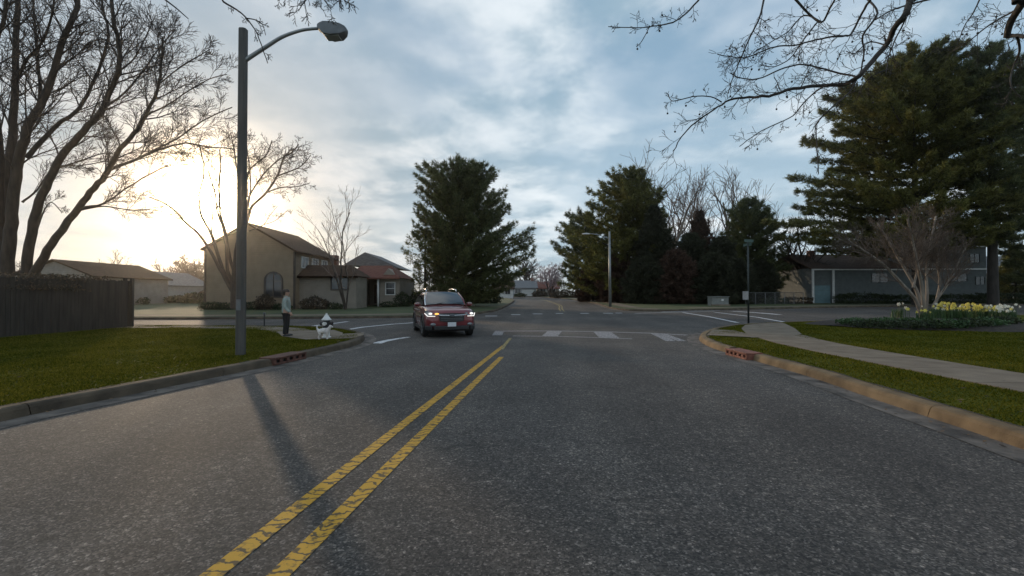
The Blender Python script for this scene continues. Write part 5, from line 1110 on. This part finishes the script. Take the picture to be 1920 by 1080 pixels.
sh = [(398, 39.2, 2.2, 1.0, 'shrub'), (425, 39.0, 2.0, .9, 'shrub'), (468, 38.9, 1.9, 1.0, 'shrub'), (497, 38.8, 1.5, 2.1, 'shrub_red'), (530, 38.9, 1.7, .8, 'shrub'), (590, 39.6, 2.6, 1.7, 'shrub_red'), (628, 39.8, 1.6, .8, 'shrub'), (660, 43.5, 1.8, .9, 'shrub'), (728, 44.6, 1.7, .8, 'shrub'), (756, 46, 1.8, 2.2, 'shrub')]
lb = ['at the left corner of the big gabled house', 'dark green and low, second from the left corner of the big gabled house', 'right of the bare tree trunk, under the gabled wall', 'tall brown and round, beside the arched window', 'low, right of the arched window', 'broad brown, against the single storey wing', 'small, under the dark window of the wing', 'left of the porch', 'low, under the small window right of the porch pillar', 'tall dark, at the right end of the porch house']
for i, (px, Y, w_, h_, mc) in enumerate(sh): leafy('shrub', 'shrub ' + lb[i], gp(px, Y), (w_, 1.4, h_), int(900 * w_ * h_ / 2), mc, .13, 50 + i, group='shrubs along the house fronts')
hd_ = [(1618, 55.3, 6.5, 1.9, 'clipped dark hedge below the long window of the blue grey house'), (1700, 55.0, 4.5, 1.6, 'dark hedge under the middle of the blue grey house, behind the pale stemmed tree'), (1790, 54.8, 6.5, 1.7, 'long dark hedge below the right half of the blue grey house'), (1880, 54.5, 6.0, 2.0, 'dark hedge beyond the right hand pine trunks'), (1495, 55.0, 3.6, 1.2, 'loose olive bush at the right end of the wire fence'), (1452, 54.6, 3.0, 1.0, 'low dark bush behind the wire fence')]
for i, (px, Y, w_, h_, l_) in enumerate(hd_): leafy('hedge', l_, gp(px, Y), (w_, 1.8, h_), int(520 * w_ * h_ / 1.5), 'shrub' if i != 4 else 'shrub_red', .16, 80 + i, cat='hedge', box=True)
for i, (px, Y, w_, h_, l_) in enumerate(((258, 52, 2.4, 1.3, 'round dark bush in front of the grey roofed house'), (300, 56, 3.5, 1.5, 'wide dark bush below the golden bare tree'), (372, 56, 4.0, 2.0, 'dark bush left of the big gabled house'), (335, 58, 3.2, 1.4, 'low bush between the golden bare tree and the street'),
                                         (1012, 108, 4, 2.0, 'rusty brown bush in front of the far brown house'), (1060, 92, 6, 2.4, 'brown bush right of the pale blossom tree'), (975, 104, 3, 1.2, 'small green bush by the far white garage'), (905, 56, 5, 2.2, 'dark bush under the right side of the big lone pine'), (845, 54, 6, 2.4, 'dark bush under the middle of the big lone pine'), (780, 52, 4, 2.2, 'dark bush beside the porch house, under the sparse pine'), (800, 60, 6, 2.2, 'bush in the gap behind the sparse pine'))):
    leafy('bush', l_, gp(px, Y), (w_, 2.0, h_), int(430 * w_ * h_ / 1.5), 'shrub_red' if 'brown' in l_ else 'shrub', .2, 100 + i)
# ivy along the fence top
rs = np.random.RandomState(9)
for i, (y_, l_) in enumerate(((12.5, 3.2), (15.6, 3.0), (18.4, 2.6))): pass
leafy('creeper', 'brown dry creeper lying over the top of the wooden fence below the big tree', Vector((-17.75, 15.2, 1.75)), (1.1, 9.5, 1.0), 5200, 'ivy', .09, 77, 'creeper', box=True)

# far belt of woods behind everything
def woods():
    rs = np.random.RandomState(3); rng = random.Random(3); T = B()
    for i in range(300):
        a = rng.uniform(-1.25, 1.25); R = rng.uniform(190, 300); x, y = math.sin(a) * R, math.cos(a) * R; h = rng.uniform(7, 12); z0 = 1.0
        T.tube([(x, y, z0), (x + rng.uniform(-.5, .5), y, z0 + h)], [.25, .05], 4, cap=False)
        for k in range(16):
            t = rng.uniform(.25, .95); b_ = Vector((x, y, z0 + h * t)); az = rng.uniform(0, 6.28); l_ = h * (1.1 - t) * .5
            T.tube([b_, b_ + Vector((math.cos(az) * l_, math.sin(az) * l_, l_ * 1.0))], [.10, .03], 3, cap=False)
    tag(T.build('woods', 'twig'), 'distant brown belt of bare woods on the horizon', 'woods', kind='stuff')
woods()

# ------------------------------------------------------------------ flower bed
BX, BY, RX, RY = 19.7, 21.3, 5.2, 3.5
def mound(x, y):
    q = ((x - BX) / RX) ** 2 + ((y - BY) / RY) ** 2
    return ZL + .03 + .30 * max(0.0, 1 - q) ** .6
def bedr(a): return 1 + .05 * math.sin(3 * a) + .04 * math.cos(5 * a)
bed = [(BX + RX * math.cos(a) * bedr(a), BY + RY * math.sin(a) * bedr(a)) for a in np.linspace(0, 2 * math.pi, 41)[:-1]]
mb = B(); vs = []
for k in np.linspace(1, .08, 9):
    for (x, y) in bed: X_, Y_ = BX + (x - BX) * k, BY + (y - BY) * k; vs.append((X_, Y_, mound(X_, Y_) - (.06 if k == 1 else 0)))
mb.add(vs, [(i * 40 + k, i * 40 + (k + 1) % 40, (i + 1) * 40 + (k + 1) % 40, (i + 1) * 40 + k) for i in range(8) for k in range(40)] + [tuple(320 + k for k in range(40))])
struct(mb.build('flower_bed', 'mulch', smooth=True))
BLOOM = []
for col in ('petal', 'petal_w'):
    pt = B()
    for j in range(6):
        b_ = 6.283 * j / 6; q = lambda a_, r_, x_=0: (x_, math.cos(a_) * r_, math.sin(a_) * r_); pt.add([(0, 0, 0), q(b_ + .5, .042), q(b_, .075, .012), q(b_ - .5, .042)], [(0, 1, 2, 3)])
    pt.lathe((0, 0, 0), [(.018, 0), (.022, .03), (.032, .045)], 8, 'x'); o = pt.build('bloom', col); BLOOM.append(o.data); bpy.data.objects.remove(o)
def daff(name, loc, nb, nf, w_, col, rng, label):
    r = thing(name, label, 'flowers', loc, group='daffodils in the flower bed'); lf, st, pt = B(), B(), B()
    for k in range(nb):
        a = rng.uniform(0, 6.28); x, y = rng.gauss(0, w_ * .4), rng.gauss(0, w_ * .4); h = rng.uniform(.32, .60); lx, ly = math.cos(a) * .10, math.sin(a) * .10; w2 = .011
        px_, py_ = -math.sin(a) * w2, math.cos(a) * w2
        lf.add([(x - px_, y - py_, 0), (x + px_, y + py_, 0), (x + lx * .4 + px_, y + ly * .4 + py_, h * .7), (x + lx * .4 - px_, y + ly * .4 - py_, h * .7), (x + lx, y + ly, h)], [(0, 1, 2, 3), (3, 2, 4)])
    for k in range(nf):
        x, y = rng.gauss(0, w_ * .6), rng.gauss(0, w_ * .5); h = rng.uniform(.42, .78); st.tube([(x, y, 0), (x, y, h)], .006, 3)
        me = BLOOM[0 if col == 'petal' else 1]; o = bpy.data.objects.new('bloom', me); COL.objects.link(o); o.parent = r; o.location = (x, y, h)
        o.rotation_euler = (rng.uniform(-.3, .3), rng.uniform(-.2, .4), rng.uniform(-2.6, -.5)); k_ = rng.uniform(.9, 1.35); o.scale = (k_, k_, k_)
    lf.build('leaves', 'daff_leaf', r); st.build('stalks', 'daff_leaf', r)
    return r
rng = random.Random(77)
cl = [(1748, 22.2, 'w', 3), (1761, 21.6, 'y', 5), (1773, 22.6, 'y', 7), (1785, 22.0, 'y', 8), (1796, 23.2, 'w', 8), (1806, 22.2, 'y', 9), (1816, 22.8, 'y', 10), (1826, 23.2, 'y', 9), (1835, 22.2, 'y', 10), (1845, 22.6, 'y', 9), (1855, 22.0, 'w', 8), (1864, 22.5, 'y', 8), (1872, 21.6, 'w', 5), (1886, 21.2, 'w', 6), (1895, 20.8, 'w', 6), (1684, 23.6, 'w', 3), (1737, 19.4, 'y', 4)]
nth = ['first', 'second', 'third', 'fourth', 'fifth', 'sixth', 'seventh', 'eighth', 'ninth', 'tenth', 'eleventh', 'twelfth', 'thirteenth', 'next to last', 'last']
for i, (px, Y, c_, nf) in enumerate(cl):
    lab = ('small group of pale daffodils left of the pale stemmed tree' if i == 15 else 'few low yellow daffodils in front of the pale stemmed tree' if i == 16 else '%s daffodil clump, %s from left in the row right of the pale stems' % ('white' if c_ == 'w' else 'yellow', nth[i]))
    g_ = gp(px, Y); g_.z = mound(g_.x, g_.y) - .02; daff('daffodil_clump', g_, 90, int(nf * 1.5), .36, 'petal_w' if c_ == 'w' else 'petal', rng, lab)
for i, (px, Y, w_, h_) in enumerate(((1602, 20.6, 1.5, .34), (1632, 19.6, 1.6, .40), (1662, 19.9, 1.6, .38), (1690, 19.0, 1.6, .44), (1716, 19.6, 1.5, .36), (1748, 18.6, 1.6, .44), (1782, 18.6, 1.6, .46), (1815, 18.6, 1.6, .48), (1848, 18.8, 1.6, .46), (1878, 19.4, 1.5, .46))):
    g_ = gp(px, Y); g_.z = max(ZL, mound(g_.x, g_.y)) - .03
    leafy('ground_shrub', ['low dark plant at the left tip of the flower bed', 'low dark plant, second from the left tip of the flower bed', 'low dark plant, third from the left tip of the flower bed', 'low dark plant just left of the pale stems', 'low dark plant at the foot of the pale stems', 'low dark plant just right of the pale stems', 'low dark plant below the first bright daffodils', 'low dark plant below the middle of the bright daffodils', 'low dark plant below the densest daffodils', 'low dark plant at the right end of the flower bed'][i], g_, (w_, 1.0, h_), 900, 'shrub' if i % 2 else 'daff_leaf', .085, 130 + i, 'plant', group='low plants along the front of the flower bed')

# ------------------------------------------------------------------ grass blades (uncountable)
def inside(P_, poly):
    x, y = P_[:, 0], P_[:, 1]; c = np.zeros(len(P_), bool); n = len(poly); j = n - 1
    for i in range(n):
        xi, yi = poly[i]; xj, yj = poly[j]; cond = ((yi > y) != (yj > y)) & (x < (xj - xi) * (y - yi) / (yj - yi + 1e-12) + xi); c ^= cond; j = i
    return c
def grass(name, label, area, polys, excl, n, seed):
    rs = np.random.RandomState(seed); x0, x1, y0, y1 = area
    yy = np.exp(rs.uniform(math.log(y0), math.log(y1), n)); xx = rs.uniform(x0, x1, n); p = np.stack([xx, yy], 1); k = inside(p, polys)
    for e in excl: k &= ~inside(p, e)
    p = p[k]; n = len(p); pat = .75 + .35 * np.sin(p[:, 0] * 2.1 + np.sin(p[:, 1] * 1.3)) * np.sin(p[:, 1] * 1.7)
    h = rs.uniform(.018, .05, n) * pat; a = rs.uniform(0, 6.28, n); w_ = rs.uniform(.004, .009, n) * (1 + p[:, 1] / 9)
    z = np.full(n, ZL); b = np.stack([p[:, 0], p[:, 1], z], 1); s_ = np.stack([np.cos(a), np.sin(a), 0 * a], 1) * w_[:, None]; l_ = np.stack([rs.normal(0, .5, n) * h, rs.normal(0, .5, n) * h, h], 1)
    v = np.stack([b - s_, b + s_, b + l_], 1).reshape(-1, 3); me = bpy.data.meshes.new(name); me.vertices.add(len(v)); me.vertices.foreach_set('co', v.ravel()); me.loops.add(len(v)); me.loops.foreach_set('vertex_index', np.arange(len(v))); me.polygons.add(n); me.polygons.foreach_set('loop_start', np.arange(0, 3 * n, 3)); me.polygons.foreach_set('loop_total', np.full(n, 3)); me.update(calc_edges=True); me.materials.append(M['blade'])
    o = bpy.data.objects.new(name, me); COL.objects.link(o); tag(o, label, 'grass', kind='stuff')
PV = [(7.62, -5), (7.62, 8), (7.72, 11.5), (8.0, 14.6), (8.8, 17.0), (9.9, 16.4), (9.6, 11.3), (9.45, 8), (9.4, -5)]
PW = [(8.72, 16.9), (8.05, 15.3), (9.6, 15.6), (10.6, 16.6), (12.2, 19.6), (13.6, 22.6), (13.9, 23.45), (12.6, 22.9), (11.1, 21.6), (9.8, 19.4)]
LRs = LR + [(40, 40), (40, -5), (5.2, -5)]; LLs = LL + [(-30, 20), (-30, -5), (-7, -5)]
grass('grass', 'short mown green grass on the right verge and lawn', (5, 24, 2.6, 26), LRs, [PV, PW, bed], 330000, 1)
grass('grass', 'short mown green grass on the left verge and lawn', (-17.2, -4.5, 4, 21.5), LLs, [[(-9.3, 17.9), (-7.3, 18.6), (-6.4, 17.2), (-5.9, 15.6), (-6.6, 14.6), (-8.0, 15.8)]], 260000, 2)

# ------------------------------------------------------------------ haze: the low sun glows in it
hzb = B(); hzb.box((0, 1000, 17.9), (3300, 3100, 38)); hm = bpy.data.materials.new('haze'); hm.use_nodes = True; ht = hm.node_tree; ht.nodes.remove(ht.nodes['Principled BSDF'])
pv = ht.nodes.new('ShaderNodeVolumePrincipled'); pv.inputs['Color'].default_value = (.97, .90, .80, 1); pv.inputs['Density'].default_value = .00048; pv.inputs['Anisotropy'].default_value = .95
ht.links.new(pv.outputs[0], ht.nodes['Material Output'].inputs['Volume']); ho = hzb.build('haze', hm); ho['kind'] = 'stuff'

# fallen leaves and grit caught in the gutters and on the grass (uncountable)
rs = np.random.RandomState(21); pc = []
for path, sg in ((near_r, -1), (near_l, 1)):
    pp = resample(path, .25); A = offs(pp, sg * 1.0)
    for i in range(len(pp)):
        if not (2.5 < pp[i].y < 24) or abs(pp[i].x) > 16: continue
        for k in range(rs.poisson(5)):
            o_ = abs(rs.normal(0, .16)) + .02 if rs.rand() < .55 else -1.0
            if o_ >= 0: t = .40 - min(o_, .8); z = .010
            else: t = .66 + rs.exponential(1.0); z = ZL + .03
            q = pp[i].lerp(A[i], t); pc.append((q.x + rs.normal(0, .05), q.y + rs.normal(0, .1), z))
pc = np.array(pc); n = len(pc); a = rs.uniform(0, 6.28, n); sz = rs.uniform(.012, .034, n)
u = np.stack([np.cos(a), np.sin(a), rs.uniform(-.3, .3, n)], 1) * sz[:, None]; v2 = np.stack([-np.sin(a), np.cos(a), rs.uniform(-.3, .3, n)], 1) * sz[:, None] * .55; pc[:, 2] += sz * .35
lv = B(); vv = np.stack([pc - u, pc + v2, pc + u, pc - v2], 1).reshape(-1, 3); lv.add([tuple(q) for q in vv], [(4 * i, 4 * i + 1, 4 * i + 2, 4 * i + 3) for i in range(n)])
M['litter'] = mat('dry_leaves', (.04, .022, .012), (.17, .10, .05), .9, 3, 2, island=True)
tag(lv.build('fallen_leaves', 'litter'), 'dry brown leaves scattered in the gutters and on the verges', 'leaves', kind='stuff')
